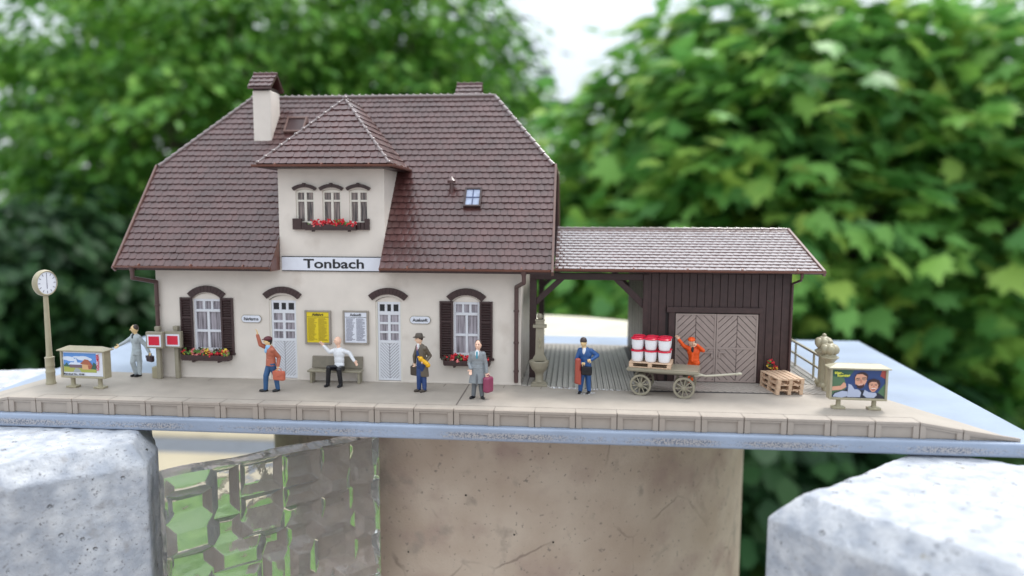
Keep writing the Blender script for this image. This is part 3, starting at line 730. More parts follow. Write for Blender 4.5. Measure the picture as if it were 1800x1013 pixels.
# ramps at both ends
g.add([(27.5, .06, -.001), (27.62, 2.75, -.001), (30.35, .06, -.485), (30.25, .25, -.485), (27.5, .06, -.49), (27.62, 2.75, -.49)], [(0, 2, 3, 1), (4, 5, 3, 2), (0, 4, 2), (1, 3, 5)])
g.add([(-.95, .06, -.001), (-1.6, 3.95, -.001), (-3.4, .06, -.48), (-3.4, 1.2, -.48), (-.95, .06, -.49), (-1.6, 3.95, -.49)], [(0, 1, 3, 2), (4, 2, 3, 5), (0, 2, 4), (1, 5, 3)])
deck = g.build('deck', 'deck', plat)
g = MB()
def strip(x0, y0, x1, y1, w_=.022):
    d = Vector((x1-x0, y1-y0)).normalized(); n_ = Vector((-d.y, d.x))*w_/2
    g.slab([(x0-n_.x, y0-n_.y), (x1-n_.x, y1-n_.y), (x1+n_.x, y1+n_.y), (x0+n_.x, y0+n_.y)], .000, .003)
strip(13.75, .45, 13.75, 3.27, .045)
strip(0, .45, 27.5, .45, .016)
for k in range(0, 23):
    if k != 11: strip(k*BK, .03, k*BK, .45, .016)
for x_ in (4.3, 8.2, 12.9, 15.0, 16.3, 19.5): strip(x_, 2.85, x_+.02, 3.2, .025)
g.build('joints', 'groove', plat)
def edge_block(x0, x1, za, zb, name='edge_block'):
    """kerb block: top lip, two pilasters, recessed panel; za/zb lip height at each end"""
    g = MB(); gp = .012; x0 += gp; x1 -= gp
    def pr(poly, y0, y1, mi=0): g.prism(poly, y0, y1, mi)
    B = -.49
    lip = .085
    pr([(x0, za-lip), (x1, zb-lip), (x1, zb+.006), (x0, za+.006)], -.06, .058)
    zi = lambda x: za+(zb-za)*(x-x0)/(x1-x0)-lip-.004
    wd = .17
    for a, b in ((x0, x0+wd), (x1-wd, x1)):
        if zi(b) > B+.02 or zi(a) > B+.02: pr([(a, B), (b, B), (b, max(zi(b), B+.002)), (a, max(zi(a), B+.002))], -.05, .05)
    pr([(x0+wd, max(zi(x0+wd)-.06, B+.001)), (x1-wd, max(zi(x1-wd)-.06, B+.001)), (x1-wd, max(zi(x1-wd), B+.004)), (x0+wd, max(zi(x0+wd), B+.004))], -.042, .05)
    pr([(x0, B), (x1, B), (x1, max(zi(x1), B+.002)), (x0, max(zi(x0), B+.002))], .012, .056)
    return g.build(name, 'edge', plat, bevel=.012)
first = edge_block(0, BK, 0, 0)
for k in range(1, 22):
    c = first.copy(); COL.objects.link(c); c.parent = plat; c.location = (k*BK, 0, 0)
edge_block(-.95, 0, 0, 0); edge_block(-2.2, -.95, -.24, 0); edge_block(27.5, 28.72, 0, -.19); edge_block(28.72, 30.3, -.19, -.41)

def paving_mat(name, rowh, bw, c1, c2, mo, angle, scale=1.):
    m = bpy.data.materials.new(name); m.use_nodes = True; n = m.node_tree; b = n.nodes['Principled BSDF']
    t = n.nodes.new('ShaderNodeTexCoord'); mp = n.nodes.new('ShaderNodeMapping'); mp.inputs['Rotation'].default_value = (0, 0, angle)
    br = n.nodes.new('ShaderNodeTexBrick'); br.inputs['Scale'].default_value = 1; br.inputs['Brick Width'].default_value = bw; br.inputs['Row Height'].default_value = rowh
    br.inputs['Mortar Size'].default_value = .012; br.inputs['Mortar Smooth'].default_value = .2; br.offset = .5
    br.inputs['Color1'].default_value = (*c1, 1); br.inputs['Color2'].default_value = (*c2, 1); br.inputs['Mortar'].default_value = (*mo, 1)
    n.links.new(t.outputs['Object'], mp.inputs['Vector']); n.links.new(mp.outputs['Vector'], br.inputs['Vector']); n.links.new(br.outputs['Color'], b.inputs['Base Color'])
    bp = n.nodes.new('ShaderNodeBump'); bp.invert = True; bp.inputs['Distance'].default_value = .03; bp.inputs['Strength'].default_value = .7
    n.links.new(br.outputs['Fac'], bp.inputs['Height']); n.links.new(bp.outputs['Normal'], b.inputs['Normal']); b.inputs['Roughness'].default_value = .42
    return m
K['pave'] = paving_mat('passage_paving', .20, .075, (.54, .50, .46), (.47, .44, .40), (.22, .205, .19), R_(90))
K['pave2'] = paving_mat('ramp_paving', .22, 3.5, (.36, .325, .29), (.33, .30, .27), (.16, .14, .13), R_(52))
K['groove_dark'] = mat('paving_groove', (.07, .065, .062), .7); K['pave_plain'] = mat('paving_plank_grey', (.42, .375, .335), .5, .06, 5, .1, 30)
g = MB(); g.slab([(15.6, 3.24), (19.9, 2.78), (19.9, 11.28), (15.6, 11.28)], .0, .004, 1)
x = 15.62
while x < 19.7:
    g.slab([(x, 3.24-.107*(x-15.6)), (x+.178, 3.24-.107*(x-15.422)), (x+.178, 11.27), (x, 11.27)], .004, .030); x += .205
g.build('passage_paving', ['pave', 'groove_dark'], plat)
g = MB(); g.slab([(19.91, 2.78), (24.6, 2.95), (26.4, 3.36), (26.4, 4.38), (19.91, 4.38)], .0, .004, 1)
q = 19.91-2
while q < 26.6:
    p_ = clip([(q, 4.38), (q+.185, 4.38), (q+.185+1.1, 2.78), (q+1.1, 2.78)], 19.93, 26.38, 3.02, 4.37)
    if p_: g.slab(p_, .004, .024)
    q += .235
g.build('shed_paving', ['pave_plain', 'groove_dark'], plat)
g = MB(); g.slab([(25.06, 4.39), (26.4, 4.39), (26.4, 11.25), (25.06, 11.25)], .0, .004, 1)
x = 25.07
while x < 26.2: g.slab([(x, 4.40), (x+.17, 4.40), (x+.17, 11.24), (x, 11.24)], .004, .028); x += .205
g.build('side_paving', ['pave', 'groove_dark'], plat)
g = MB()   # dried glue crumbs along the paving edge and around the porter's shoes
for i in range(150):
    t = random.random(); x = 16.6+t*3.1; y = 3.02-.12*t+random.gauss(0, .05)
    r = random.uniform(.008, .022); g.ball((x, y, .012), (r*1.5, r, r*.6), 5, 4)
for i in range(60):
    a = random.uniform(0, 6.28); q = random.uniform(.1, .28); r = random.uniform(.008, .02); g.ball((17.80+q*1.3*math.cos(a), 2.42+q*math.sin(a)*.7, .006), (r*1.6, r, r*.5), 5, 4)
K['glue'] = mat('dried_glue', (.75, .75, .78), .3)
g.build('glue_crumbs', 'glue', plat)

# ------------------------------------------------------------------ board, column, blocks, glass
g = MB(); nx = 60
outl = [(-3.3, -.22), (31.05, -.22), (32.35, 16.9), (-5.75, 16.9)]
g.slab(outl, -.93, -.496)
sl = g.build('painted_board', 'slab', None, bevel=.07, seg=3)
tag(sl, 'thin blue grey painted board with chipped front edge carrying the whole model', 'board')
def slab_mat():
    m = mat('slab_edge', (.29, .345, .45), .38, .10, .45, .25, 9, .5); n = m.node_tree; b = n.nodes['Principled BSDF']
    t = n.nodes.new('ShaderNodeTexCoord'); sx = n.nodes.new('ShaderNodeSeparateXYZ'); n.links.new(t.outputs['Object'], sx.inputs[0])
    # chipped band along the front edge
    a = n.nodes.new('ShaderNodeMapRange'); a.inputs[1].default_value = -.62; a.inputs[2].default_value = -.70; n.links.new(sx.outputs['Z'], a.inputs[0])
    a2 = n.nodes.new('ShaderNodeMapRange'); a2.inputs[1].default_value = -.89; a2.inputs[2].default_value = -.80; n.links.new(sx.outputs['Z'], a2.inputs[0])
    mu = n.nodes.new('ShaderNodeMath'); mu.operation = 'MULTIPLY'; n.links.new(a.outputs[0], mu.inputs[0]); n.links.new(a2.outputs[0], mu.inputs[1])
    z = n.nodes.new('ShaderNodeTexNoise'); z.inputs['Scale'].default_value = 9; z.inputs['Detail'].default_value = 6; z.inputs['Roughness'].default_value = .8
    mpz = n.nodes.new('ShaderNodeMapping'); mpz.inputs['Scale'].default_value = (.55, 1, 1.6); n.links.new(t.outputs['Object'], mpz.inputs['Vector']); n.links.new(mpz.outputs['Vector'], z.inputs['Vector'])
    z3 = n.nodes.new('ShaderNodeTexNoise'); z3.inputs['Scale'].default_value = .35; n.links.new(t.outputs['Object'], z3.inputs['Vector'])
    ad = n.nodes.new('ShaderNodeMath'); ad.operation = 'ADD'; n.links.new(z.outputs['Fac'], ad.inputs[0]); n.links.new(z3.outputs['Fac'], ad.inputs[1])
    r = n.nodes.new('ShaderNodeMapRange'); r.inputs[1].default_value = .94; r.inputs[2].default_value = 1.10; n.links.new(ad.outputs[0], r.inputs[0])
    m3 = n.nodes.new('ShaderNodeMath'); m3.operation = 'MULTIPLY'; n.links.new(r.outputs[0], m3.inputs[0]); n.links.new(mu.outputs[0], m3.inputs[1])
    z4 = n.nodes.new('ShaderNodeTexNoise'); z4.inputs['Scale'].default_value = 22; n.links.new(t.outputs['Object'], z4.inputs['Vector'])
    cr = n.nodes.new('ShaderNodeValToRGB'); cr.color_ramp.elements[0].position = .42; cr.color_ramp.elements[1].position = .55
    cr.color_ramp.elements[0].color = (.13, .15, .20, 1); cr.color_ramp.elements[1].color = (.40, .38, .38, 1); n.links.new(z4.outputs['Fac'], cr.inputs['Fac'])
    mx_ = n.nodes.new('ShaderNodeMix'); mx_.data_type = 'RGBA'; old = b.inputs['Base Color'].links[0].from_socket
    n.links.new(m3.outputs[0], mx_.inputs[0]); n.links.new(old, mx_.inputs[6]); n.links.new(cr.outputs['Color'], mx_.inputs[7]); n.links.new(mx_.outputs[2], b.inputs['Base Color'])
    return m
K['slab_edge'] = slab_mat(); sl.data.materials.clear(); sl.data.materials.append(K['slab_edge'])

def stucco_mat():
    m = mat('column_stucco', (.50, .395, .31), .75, 0, .5, .5, 12, .3, col2=(.60, .50, .405),
            spots=[(.55, .50, .22, (.42, .31, .26), 5), (5.5, .64, .06, (.30, .25, .21), 2), (.9, .60, .10, (.40, .33, .27), 9)])
    n = m.node_tree; b = n.nodes['Principled BSDF']
    t = n.nodes.new('ShaderNodeTexCoord')
    z = n.nodes.new('ShaderNodeTexNoise'); z.inputs['Scale'].default_value = .9; z.inputs['Detail'].default_value = 5; n.links.new(t.outputs['Object'], z.inputs['Vector'])
    ad = n.nodes.new('ShaderNodeMix'); ad.data_type = 'VECTOR'; ad.inputs[0].default_value = .35; n.links.new(t.outputs['Object'], ad.inputs[4]); n.links.new(z.outputs['Color'], ad.inputs[5])
    vo = n.nodes.new('ShaderNodeTexVoronoi'); vo.feature = 'DISTANCE_TO_EDGE'; vo.inputs['Scale'].default_value = .34; n.links.new(ad.outputs[1], vo.inputs['Vector'])
    r = n.nodes.new('ShaderNodeMapRange'); r.inputs[1].default_value = .004; r.inputs[2].default_value = .011; r.inputs[3].default_value = 1; r.inputs[4].default_value = 0
    n.links.new(vo.outputs['Distance'], r.inputs[0])
    z2 = n.nodes.new('ShaderNodeTexNoise'); z2.inputs['Scale'].default_value = .4; n.links.new(t.outputs['Object'], z2.inputs['Vector'])
    r2 = n.nodes.new('ShaderNodeMapRange'); r2.inputs[1].default_value = .5; r2.inputs[2].default_value = .62; r2.inputs[4].default_value = .55; n.links.new(z2.outputs['Fac'], r2.inputs[0])
    mu = n.nodes.new('ShaderNodeMath'); mu.operation = 'MULTIPLY'; n.links.new(r.outputs[0], mu.inputs[0]); n.links.new(r2.outputs[0], mu.inputs[1])
    mx_ = n.nodes.new('ShaderNodeMix'); mx_.data_type = 'RGBA'; old = b.inputs['Base Color'].links[0].from_socket; mx_.inputs[7].default_value = (.16, .12, .10, 1)
    n.links.new(mu.outputs[0], mx_.inputs[0]); n.links.new(old, mx_.inputs[6]); n.links.new(mx_.outputs[2], b.inputs['Base Color'])
    # pin holes
    v2 = n.nodes.new('ShaderNodeTexVoronoi'); v2.inputs['Scale'].default_value = .9; n.links.new(t.outputs['Object'], v2.inputs['Vector'])
    r3 = n.nodes.new('ShaderNodeMapRange'); r3.inputs[1].default_value = .03; r3.inputs[2].default_value = .045; r3.inputs[3].default_value = 1; r3.inputs[4].default_value = 0; n.links.new(v2.outputs['Distance'], r3.inputs[0])
    m4 = n.nodes.new('ShaderNodeMix'); m4.data_type = 'RGBA'; m4.inputs[7].default_value = (.02, .018, .015, 1); n.links.new(r3.outputs[0], m4.inputs[0]); n.links.new(mx_.outputs[2], m4.inputs[6]); n.links.new(m4.outputs[2], b.inputs['Base Color'])
    return m
K['stucco'] = stucco_mat()
g = MB(); g.lathe([(11.6, -110), (12.1, -100), (12.15, -1.6), (12.15, -1.15), (12.05, -.99), (11.9, -.94)], (14.0, 16.3, 0), 128)
col_ = g.build('stucco_column', 'stucco', None, smooth=True)
tag(col_, 'thick round beige stucco column with hairline cracks under the blue board', 'column')
g = MB(); g.lathe([(11.75, -.938), (11.7, -.93), (10.5, -.90)], (14.0, 16.3, 0), 96)
K['columntop'] = mat('pale_column_top', (.50, .47, .38), .8, .08, .5, .1, 8)

def stone_mat():
    m = mat('white_painted_stone', (.36, .385, .44), .6, 0, 2.0, 0, 1, .35, col2=(.58, .59, .62),
            spots=[(1.7, .62, .10, (.36, .36, .38), 4), (11, .62, .05, (.27, .275, .30), 1), (1.1, .70, .03, (.27, .22, .12), 8), (5.5, .70, .02, (.05, .045, .04), 6)])
    n = m.node_tree; b = n.nodes['Principled BSDF']; t = n.nodes.new('ShaderNodeTexCoord'); last = None
    for sc_n, st, ds, dt in ((1.3, .4, .2, 5), (6, .7, .055, 8), (24, .6, .016, 5)):
        z = n.nodes.new('ShaderNodeTexNoise'); z.inputs['Scale'].default_value = sc_n; z.inputs['Detail'].default_value = dt; z.inputs['Roughness'].default_value = .62
        bp = n.nodes.new('ShaderNodeBump'); bp.inputs['Strength'].default_value = st; bp.inputs['Distance'].default_value = ds
        n.links.new(t.outputs['Object'], z.inputs['Vector']); n.links.new(z.outputs['Fac'], bp.inputs['Height'])
        if last: n.links.new(last, bp.inputs['Normal'])
        last = bp.outputs['Normal']
    vo = n.nodes.new('ShaderNodeTexVoronoi'); vo.inputs['Scale'].default_value = 1.5; vo.inputs['Randomness'].default_value = 1; n.links.new(t.outputs['Object'], vo.inputs['Vector'])
    r = n.nodes.new('ShaderNodeMapRange'); r.inputs[1].default_value = .05; r.inputs[2].default_value = .11; n.links.new(vo.outputs['Distance'], r.inputs[0])
    bp = n.nodes.new('ShaderNodeBump'); bp.inputs['Strength'].default_value = 1; bp.inputs['Distance'].default_value = .12; n.links.new(r.outputs[0], bp.inputs['Height']); n.links.new(last, bp.inputs['Normal'])
    n.links.new(bp.outputs['Normal'], b.inputs['Normal']); return m
K['stone'] = stone_mat()
K['lichen'] = mat('yellow_lichen', (.42, .27, .03), .9, .5, 20, 1, 20)
def block(top, zt, zmid, zbot, off, name, label):
    """crown block: flat top polygon, chamfer, vertical faces; subdivided so it can be roughened"""
    cx = sum(p[0] for p in top)/len(top); cy = sum(p[1] for p in top)/len(top)
    n = len(top); ring2 = []
    for i in range(n):
        a, b, c = Vector(top[i-1]), Vector(top[i]), Vector(top[(i+1) % n])
        n1 = Vector(((b-a).y, -(b-a).x)).normalized(); n2 = Vector(((c-b).y, -(c-b).x)).normalized()
        if n1.dot(b-Vector((cx, cy))) < 0: n1 = -n1
        if n2.dot(b-Vector((cx, cy))) < 0: n2 = -n2
        m_ = (n1+n2).normalized(); ring2.append(b+m_*off/max(.5, m_.dot(n1)))
    me = bpy.data.meshes.new(name); b = bmesh.new()
    t = [b.verts.new((x, y, zt)) for x, y in top]; m = [b.verts.new((p.x, p.y, zmid)) for p in ring2]; l = [b.verts.new((p.x, p.y, zbot)) for p in ring2]
    b.faces.new(t); b.faces.new(l[::-1])
    for r1, r2 in ((t, m), (m, l)):
        for i in range(n): b.faces.new((r1[i], r1[(i+1) % n], r2[(i+1) % n], r2[i]))
    bmesh.ops.recalc_face_normals(b, faces=b.faces)
    bmesh.ops.bevel(b, geom=[e for e in b.edges], offset=.07, segments=3, affect='EDGES', profile=.5)
    bmesh.ops.triangulate(b, faces=b.faces)
    for _ in range(8):
        es = [e for e in b.edges if e.calc_length() > .22 and min(v.co.z for v in e.verts) > -9]
        if not es: break
        bmesh.ops.subdivide_edges(b, edges=es, cuts=1); bmesh.ops.triangulate(b, faces=b.faces)
    b.to_mesh(me); b.free(); me.polygons.foreach_set('use_smooth', [True]*len(me.polygons)); me.materials.append(K['stone'])
    o = bpy.data.objects.new(name, me); COL.objects.link(o)
    tx = bpy.data.textures.new(name+'_rough', 'CLOUDS'); tx.noise_scale = .45; tx.noise_depth = 6
    d = o.modifiers.new('d', 'DISPLACE'); d.texture = tx; d.strength = .12; d.mid_level = .5; d.texture_coords = 'LOCAL'
    return tag(o, label, 'stone block')
block([(-9, -11.7), (1.5, -3.3), (4.0, -1.3), (3.55, -.15), (-3, 9), (-14, 6)], -.95, -1.62, -30, .50, 'crown_block', 'white painted concrete block with pitted chamfer under the clock end of the board')
block([(23.3, -3.2), (23.7, -3.8), (24.35, -4.5), (26.5, -6.8), (33, -13.8), (40, -12), (38, -4), (30.2, -.6), (28.5, .3), (27.3, .1), (24.6, -2.3)], -1.0, -1.75, -30, .62, 'crown_block', 'white painted stone block with knobbly pits at the ramp end of the board')

# patterned cast-glass fragment
def glass_piece():
    p0 = Vector((4.75, -1.0, 0)); p1 = Vector((10.1, 3.75, 0)); d = (p1-p0); L = d.length; d.normalize(); nrm = Vector((d.y, -d.x, 0))
    zt, zb = -2.02, -8.2; H = zt-zb; st = .04; nx, nz = int(L/st), int(H/st)
    hgt = np.zeros((nx+1, nz+1)); rr = np.random.default_rng(5)
    X, Z = np.meshgrid(np.arange(nx+1)*st, np.arange(nz+1)*st, indexing='ij')
    cells = [(0, L, 0, H)]; done = []
    while cells:
        a0, a1, b0, b1 = cells.pop(); wa, wb = a1-a0, b1-b0
        if wa < 1.7 and wb < 1.25 or (wa < 1.1 or wb < .8) and rr.random() < .5 and max(wa, wb) < 2.4: done.append((a0, a1, b0, b1)); continue
        t = rr.uniform(.35, .65)
        if wa/wb > rr.uniform(.8, 1.6): cells += [(a0, a0+wa*t, b0, b1), (a0+wa*t, a1, b0, b1)]
        else: cells += [(a0, a1, b0, b0+wb*t), (a0, a1, b0+wb*t, b1)]
    for (a0, a1, b0, b1) in done:
        dd = np.minimum(np.minimum(X-a0, a1-X), np.minimum(Z-b0, b1-Z)); m_ = dd >= 0
        h = rr.choice([-.34, .30, .40, -.22, .22]); tx_, tz_ = rr.uniform(-.12, .12), rr.uniform(-.12, .12)
        f_ = np.clip(dd/.24, 0, 1)*(h+tx_*(X-(a0+a1)/2)+tz_*(Z-(b0+b1)/2)); hgt[m_] = f_[m_]
    hgt += .012*np.sin(X*7+Z*3)+.01*np.sin(Z*9-X*2)
    edge = np.minimum(np.minimum(X, L-X), Z if False else 9)
    zj = .03*np.sin(np.arange(nx+1)*.08)+rr.normal(0, .004, nx+1)
    vs = []; T = .52
    for i in range(nx+1):
        for j in range(nz+1):
            z = zb+(H+(zj[i] if j == nz else 0))*j/nz; p = p0+d*(i*st)+nrm*(T+hgt[i, j]*.9*(0 if i in (0, nx) or j == nz else 1)); vs.append((p.x, p.y, z))
    nf = len(vs)
    for i in range(nx+1):
        for j in range(nz+1):
            z = zb+(H+(zj[i] if j == nz else 0))*j/nz; p = p0+d*(i*st)-nrm*T*.6; vs.append((p.x, p.y, z))
    I = lambda i, j, k=0: k*nf+i*(nz+1)+j; fs = []
    for i in range(nx):
        for j in range(nz):
            fs.append((I(i, j), I(i+1, j), I(i+1, j+1), I(i, j+1))); fs.append((I(i, j, 1), I(i, j+1, 1), I(i+1, j+1, 1), I(i+1, j, 1)))
        fs.append((I(i, 0), I(i, 0, 1), I(i+1, 0, 1), I(i+1, 0))); fs.append((I(i, nz), I(i+1, nz), I(i+1, nz, 1), I(i, nz, 1)))
    for j in range(nz):
        fs.append((I(0, j), I(0, j+1), I(0, j+1, 1), I(0, j, 1))); fs.append((I(nx, j), I(nx, j, 1), I(nx, j+1, 1), I(nx, j+1)))
    me = bpy.data.meshes.new('glass_panel'); me.from_pydata(vs, [], fs)
    b = bmesh.new(); b.from_mesh(me); bmesh.ops.recalc_face_normals(b, faces=b.faces); b.to_mesh(me); b.free()
    me.polygons.foreach_set('use_smooth', [True]*len(me.polygons)); me.set_sharp_from_angle(angle=R_(28))
    m = bpy.data.materials.new('cast_glass'); m.use_nodes = True; n = m.node_tree; bs = n.nodes['Principled BSDF']
    bs.inputs['Base Color'].default_value = (.97, .97, .96, 1); bs.inputs['Transmission Weight'].default_value = .92; bs.inputs['Roughness'].default_value = .05; bs.inputs['IOR'].default_value = 1.46
    t = n.nodes.new('ShaderNodeTexCoord'); z = n.nodes.new('ShaderNodeTexNoise'); z.inputs['Scale'].default_value = 3; z.inputs['Detail'].default_value = 4
    bp = n.nodes.new('ShaderNodeBump'); bp.inputs['Strength'].default_value = .22; bp.inputs['Distance'].default_value = .06
    n.links.new(t.outputs['Object'], z.inputs['Vector']); n.links.new(z.outputs['Fac'], bp.inputs['Height']); n.links.new(bp.outputs['Normal'], bs.inputs['Normal'])
    me.materials.append(m); o = bpy.data.objects.new('glass_panel', me); COL.objects.link(o)
    tag(o, 'clear cast glass panel with stepped rectangular relief between white block and column', 'glass panel')
glass_piece()
g.build('column_top', 'columntop', col_, smooth=True)

# ------------------------------------------------------------------ platform furniture
def station_clock():
    c = empty('station_clock', (-.90, 1.8, 0), 'tall beige platform clock on a post at the ramp end', 'clock', rz=R_(-7))
    g = MB(); g.lathe([(.165, 0), (.165, .05), (.145, .09), (.145, .40), (.155, .42), (.155, .46), (.14, .48), (.14, .62), (.15, .64), (.15, .68), (.145, .70), (.145, .90), (.155, .92), (.155, .96), (.105, .985), (.095, 1.2), (.078, 3.12)], n=20)
    g.build('post', 'olive', c, smooth=True)
    g = MB(); n = 40; r = .45; h = .10
    prof = [(r*.86, h), (r*.93, h+.01), (r, h-.035), (r+.012, 0), (r, -h+.035), (r*.93, -h-.01), (r*.86, -h)]
    v = []; 
    for rr, x in prof:
        for i in range(n): v.append((x, rr*math.cos(2*PI*i/n), 3.57+rr*math.sin(2*PI*i/n)))
    k = len(prof)
    g.add(v, [(j*n+i, j*n+(i+1) % n, (j+1)*n+(i+1) % n, (j+1)*n+i) for j in range(k-1) for i in range(n)])
    hs = g.build('housing', 'olive', c, smooth=True)
    for s_ in (1, -1):
        g = MB(); v = [(s_*(h-.012), r*.88*math.cos(2*PI*i/n), 3.57+r*.88*math.sin(2*PI*i/n)) for i in range(n)]; g.add(v, [tuple(range(n)) if s_ > 0 else tuple(range(n))[::-1]]); f = g.build('dial', 'signwhite', hs, fix=False)
        g = MB(); X = s_*(h-.009)
        for q in range(12):
            a = 2*PI*q/12; Mx = Matrix.Translation((X, 0, 3.57)) @ Matrix.Rotation(a, 4, 'X'); g.box(-.002, .002, -.013, .013, .27, .355, 0, Mx)
        g.build('dial_print', 'inkblue', f); g = MB()
        g.box(X-.003, X+.003, -.011, .011, 3.57, 3.57+.30); g.box(X-.003, X+.003, -.015, .015, 3.57-.20, 3.57)
        g.build('hands', 'inkblue', f)
station_clock()

def ink(name, c): K[name] = mat(name, c, .35)
for nm, c in (('p_sky', (.10, .26, .62)), ('p_cloud', (.62, .68, .80)), ('p_roof', (.36, .10, .05)), ('p_wall', (.62, .36, .18)), ('p_grass', (.36, .38, .08)), ('p_path', (.34, .36, .36)), ('p_tree', (.03, .10, .07)), ('p_shed', (.16, .10, .13)),
              ('p_field', (.08, .16, .08)), ('p_navy', (.02, .05, .17)), ('p_face', (.66, .33, .22)), ('p_face2', (.50, .20, .13)), ('p_hair', (.035, .012, .012)), ('p_black', (.012, .015, .03)), ('p_teeth', (.8, .7, .65)), ('p_lip', (.35, .05, .04)), ('p_yellow', (.72, .72, .08)), ('p_glass', (.42, .46, .60))): ink(nm, c)
def billboard(loc, rz, label, w_=1.66, z0=.36, z1=1.30):
    b = empty('billboard', loc, label, 'advertising board', 'double sided advertising boards on the platform', rz=rz)
    hw = w_/2; g = MB(); f = .07; T = .17
    g.box(-hw, -hw+f, -T, T, z0, z1); g.box(hw-f, hw, -T, T, z0, z1); g.box(-hw+f, hw-f, -T, T, z0, z0+f); g.box(-hw+f, hw-f, -T, T, z1-.03, z1)
    g.box(-hw+f, hw-f, -T+.05, T-.05, z0+f, z1-.03)
    g.build('frame', 'olive', b, bevel=.014)
    g = MB(); o, t_ = .07, .20
    lo = [(-hw-o, -T-o, z1), (hw+o, -T-o, z1), (hw+o, T+o, z1), (-hw-o, T+o, z1)]; lo2 = [(x, y, z1+.035) for x, y, _ in lo]
    hi = [(-hw+t_, -.05, z1+.15), (hw-t_, -.05, z1+.15), (hw-t_, .05, z1+.15), (-hw+t_, .05, z1+.15)]
    g.add(lo+lo2+hi, [(3, 2, 1, 0)]+[(i, (i+1) % 4, 4+(i+1) % 4, 4+i) for i in range(4)]+[(4+i, 4+(i+1) % 4, 8+(i+1) % 4, 8+i) for i in range(4)]+[(8, 9, 10, 11)])
    g.build('roof', 'olive', b, bevel=.008)
    for s_ in (-1, 1):
        g = MB(); x = s_*w_*.31; g.lathe([(.15, 0), (.16, .03), (.15, .075), (.085, .09), (.075, .14), (.075, z0-.001)], (x, 0, 0), 8); g.box(x-.19, x+.19, -.12, .12, .0, .07)
        g.build('leg', 'olive', b, bevel=.01)
    return b, -hw+f, hw-f, z0+f, z1-.03, -T+.05
def pp(g, pts, X0, Z0, W_, H_, y, mi=0): g.prism([(X0+a*W_, Z0+b*H_) for a, b in pts], y-.003, y, mi)
def disc(cx, cz, rx, rz, n=14, rot=0.): return [(cx+rx*math.cos(2*PI*i/n)*math.cos(rot)-rz*math.sin(2*PI*i/n)*math.sin(rot), cz+rx*math.cos(2*PI*i/n)*math.sin(rot)+rz*math.sin(2*PI*i/n)*math.cos(rot)) for i in range(n)]
b, X0, X1, Z0, Z1, Y = billboard((.72, 1.42, 0), R_(-3), 'beige advertising board with landscape and red lettering beside the clock post')
W_, H_ = X1-X0, Z1-Z0; L = [0]
def lay(g, pts, mi):
    L[0] += 1; pp(g, pts, X0, Z0, W_, H_, Y-.001*L[0]-.002, mi)
ms = ['signwhite', 'p_sky', 'p_cloud', 'p_roof', 'p_wall', 'p_grass', 'p_path', 'p_tree', 'p_shed', 'p_field']
g = MB(); R01 = lambda a, b, c, d: [(a, c), (b, c), (b, d), (a, d)]
lay(g, R01(.01, .99, .01, .99), 0); lay(g, R01(.02, .83, .16, .95), 1)
for d_ in ((.12, .72, .16, .08), (.22, .66, .13, .06), (.50, .74, .16, .09), (.60, .70, .13, .07), (.35, .78, .10, .04)): lay(g, disc(*d_), 2)
lay(g, [(.02, .16), (.83, .16), (.83, .40), (.6, .45), (.3, .42), (.02, .45)], 9)
lay(g, [(.02, .40), (.10, .55), (.14, .42), (.2, .50), (.3, .4)], 7); lay(g, [(.72, .32), (.76, .58), (.83, .5), (.83, .3)], 7)
lay(g, [(.02, .16), (.83, .16), (.83, .28), (.4, .34), (.02, .38)], 5)
lay(g, [(.25, .16), (.46, .16), (.40, .30), (.32, .34)], 6)
lay(g, R01(.17, .47, .34, .48), 8); lay(g, [(.14, .47), (.20, .56), (.44, .56), (.50, .47)], 2); lay(g, [(.28, .56), (.33, .76), (.37, .56)], 2)
lay(g, R01(.48, .68, .28, .52), 4); lay(g, [(.43, .50), (.55, .70), (.64, .68), (.74, .46)], 3); lay(g, [(.62, .46), (.74, .46), (.70, .30), (.64, .30)], 3)
po = g.build('poster', ms, b)
text('VOLLMER', 'lettering', 'red', po, X1-.19-.29, X1-.19+.29, (Z0+Z1)/2+.07, .10, Y-.03, .02, rot=R_(-90))
text('Bahnhof Nr. 3538', 'lettering', 'ink', po, X0+.04, X0+.80, Z0+.065, .06, Y-.03, .01)
b, X0, X1, Z0, Z1, Y = billboard((26.20, 1.30, 0), R_(-2), 'beige advertising board with a poster of two laughing people at the ramp end', 1.70, .31, 1.29)
W_, H_ = X1-X0, Z1-Z0; L = [0]
ms = ['p_navy', 'p_field', 'p_face', 'p_face2', 'p_hair', 'p_black', 'p_glass', 'p_teeth', 'p_lip', 'p_yellow', 'p_tree']
g = MB(); lay(g, R01(.0, 1, .0, 1), 0)
lay(g, [(0, .1), (.20, .1), (.28, .4), (.22, .72), (0, .80)], 1); lay(g, [(0, .75), (.3, .7), (.42, 1), (0, 1)], 10); lay(g, [(.8, .0), (1, 0), (1, .55), (.9, .3)], 1); lay(g, [(.9, .8), (1, .7), (1, 1), (.93, 1)], 8)
lay(g, [(.0, .0), (.05, .18), (.28, .30), (.33, .50), (.42, .30), (.62, .28), (.66, .0)], 5); lay(g, [(.60, .0), (.60, .16), (.70, .22), (.88, .2), (.98, .08), (1, .0)], 5)
lay(g, [(.02, .02), (.06, .14), (.2, .24), (.3, .22), (.3, .05), (.2, .0)], 6); lay(g, [(.30, .02), (.31, .5), (.37, .46), (.44, .28), (.56, .2), (.54, .03)], 6); lay(g, disc(.46, .19, .09, .12), 6); lay(g, [(.59, .12), (.62, .30), (.70, .22), (.84, .2), (.85, .12), (.8, .02), (.66, .02)], 6)
lay(g, [(.0, .24), (.0, .38), (.16, .42), (.22, .55), (.26, .5), (.27, .38), (.18, .28)], 2)
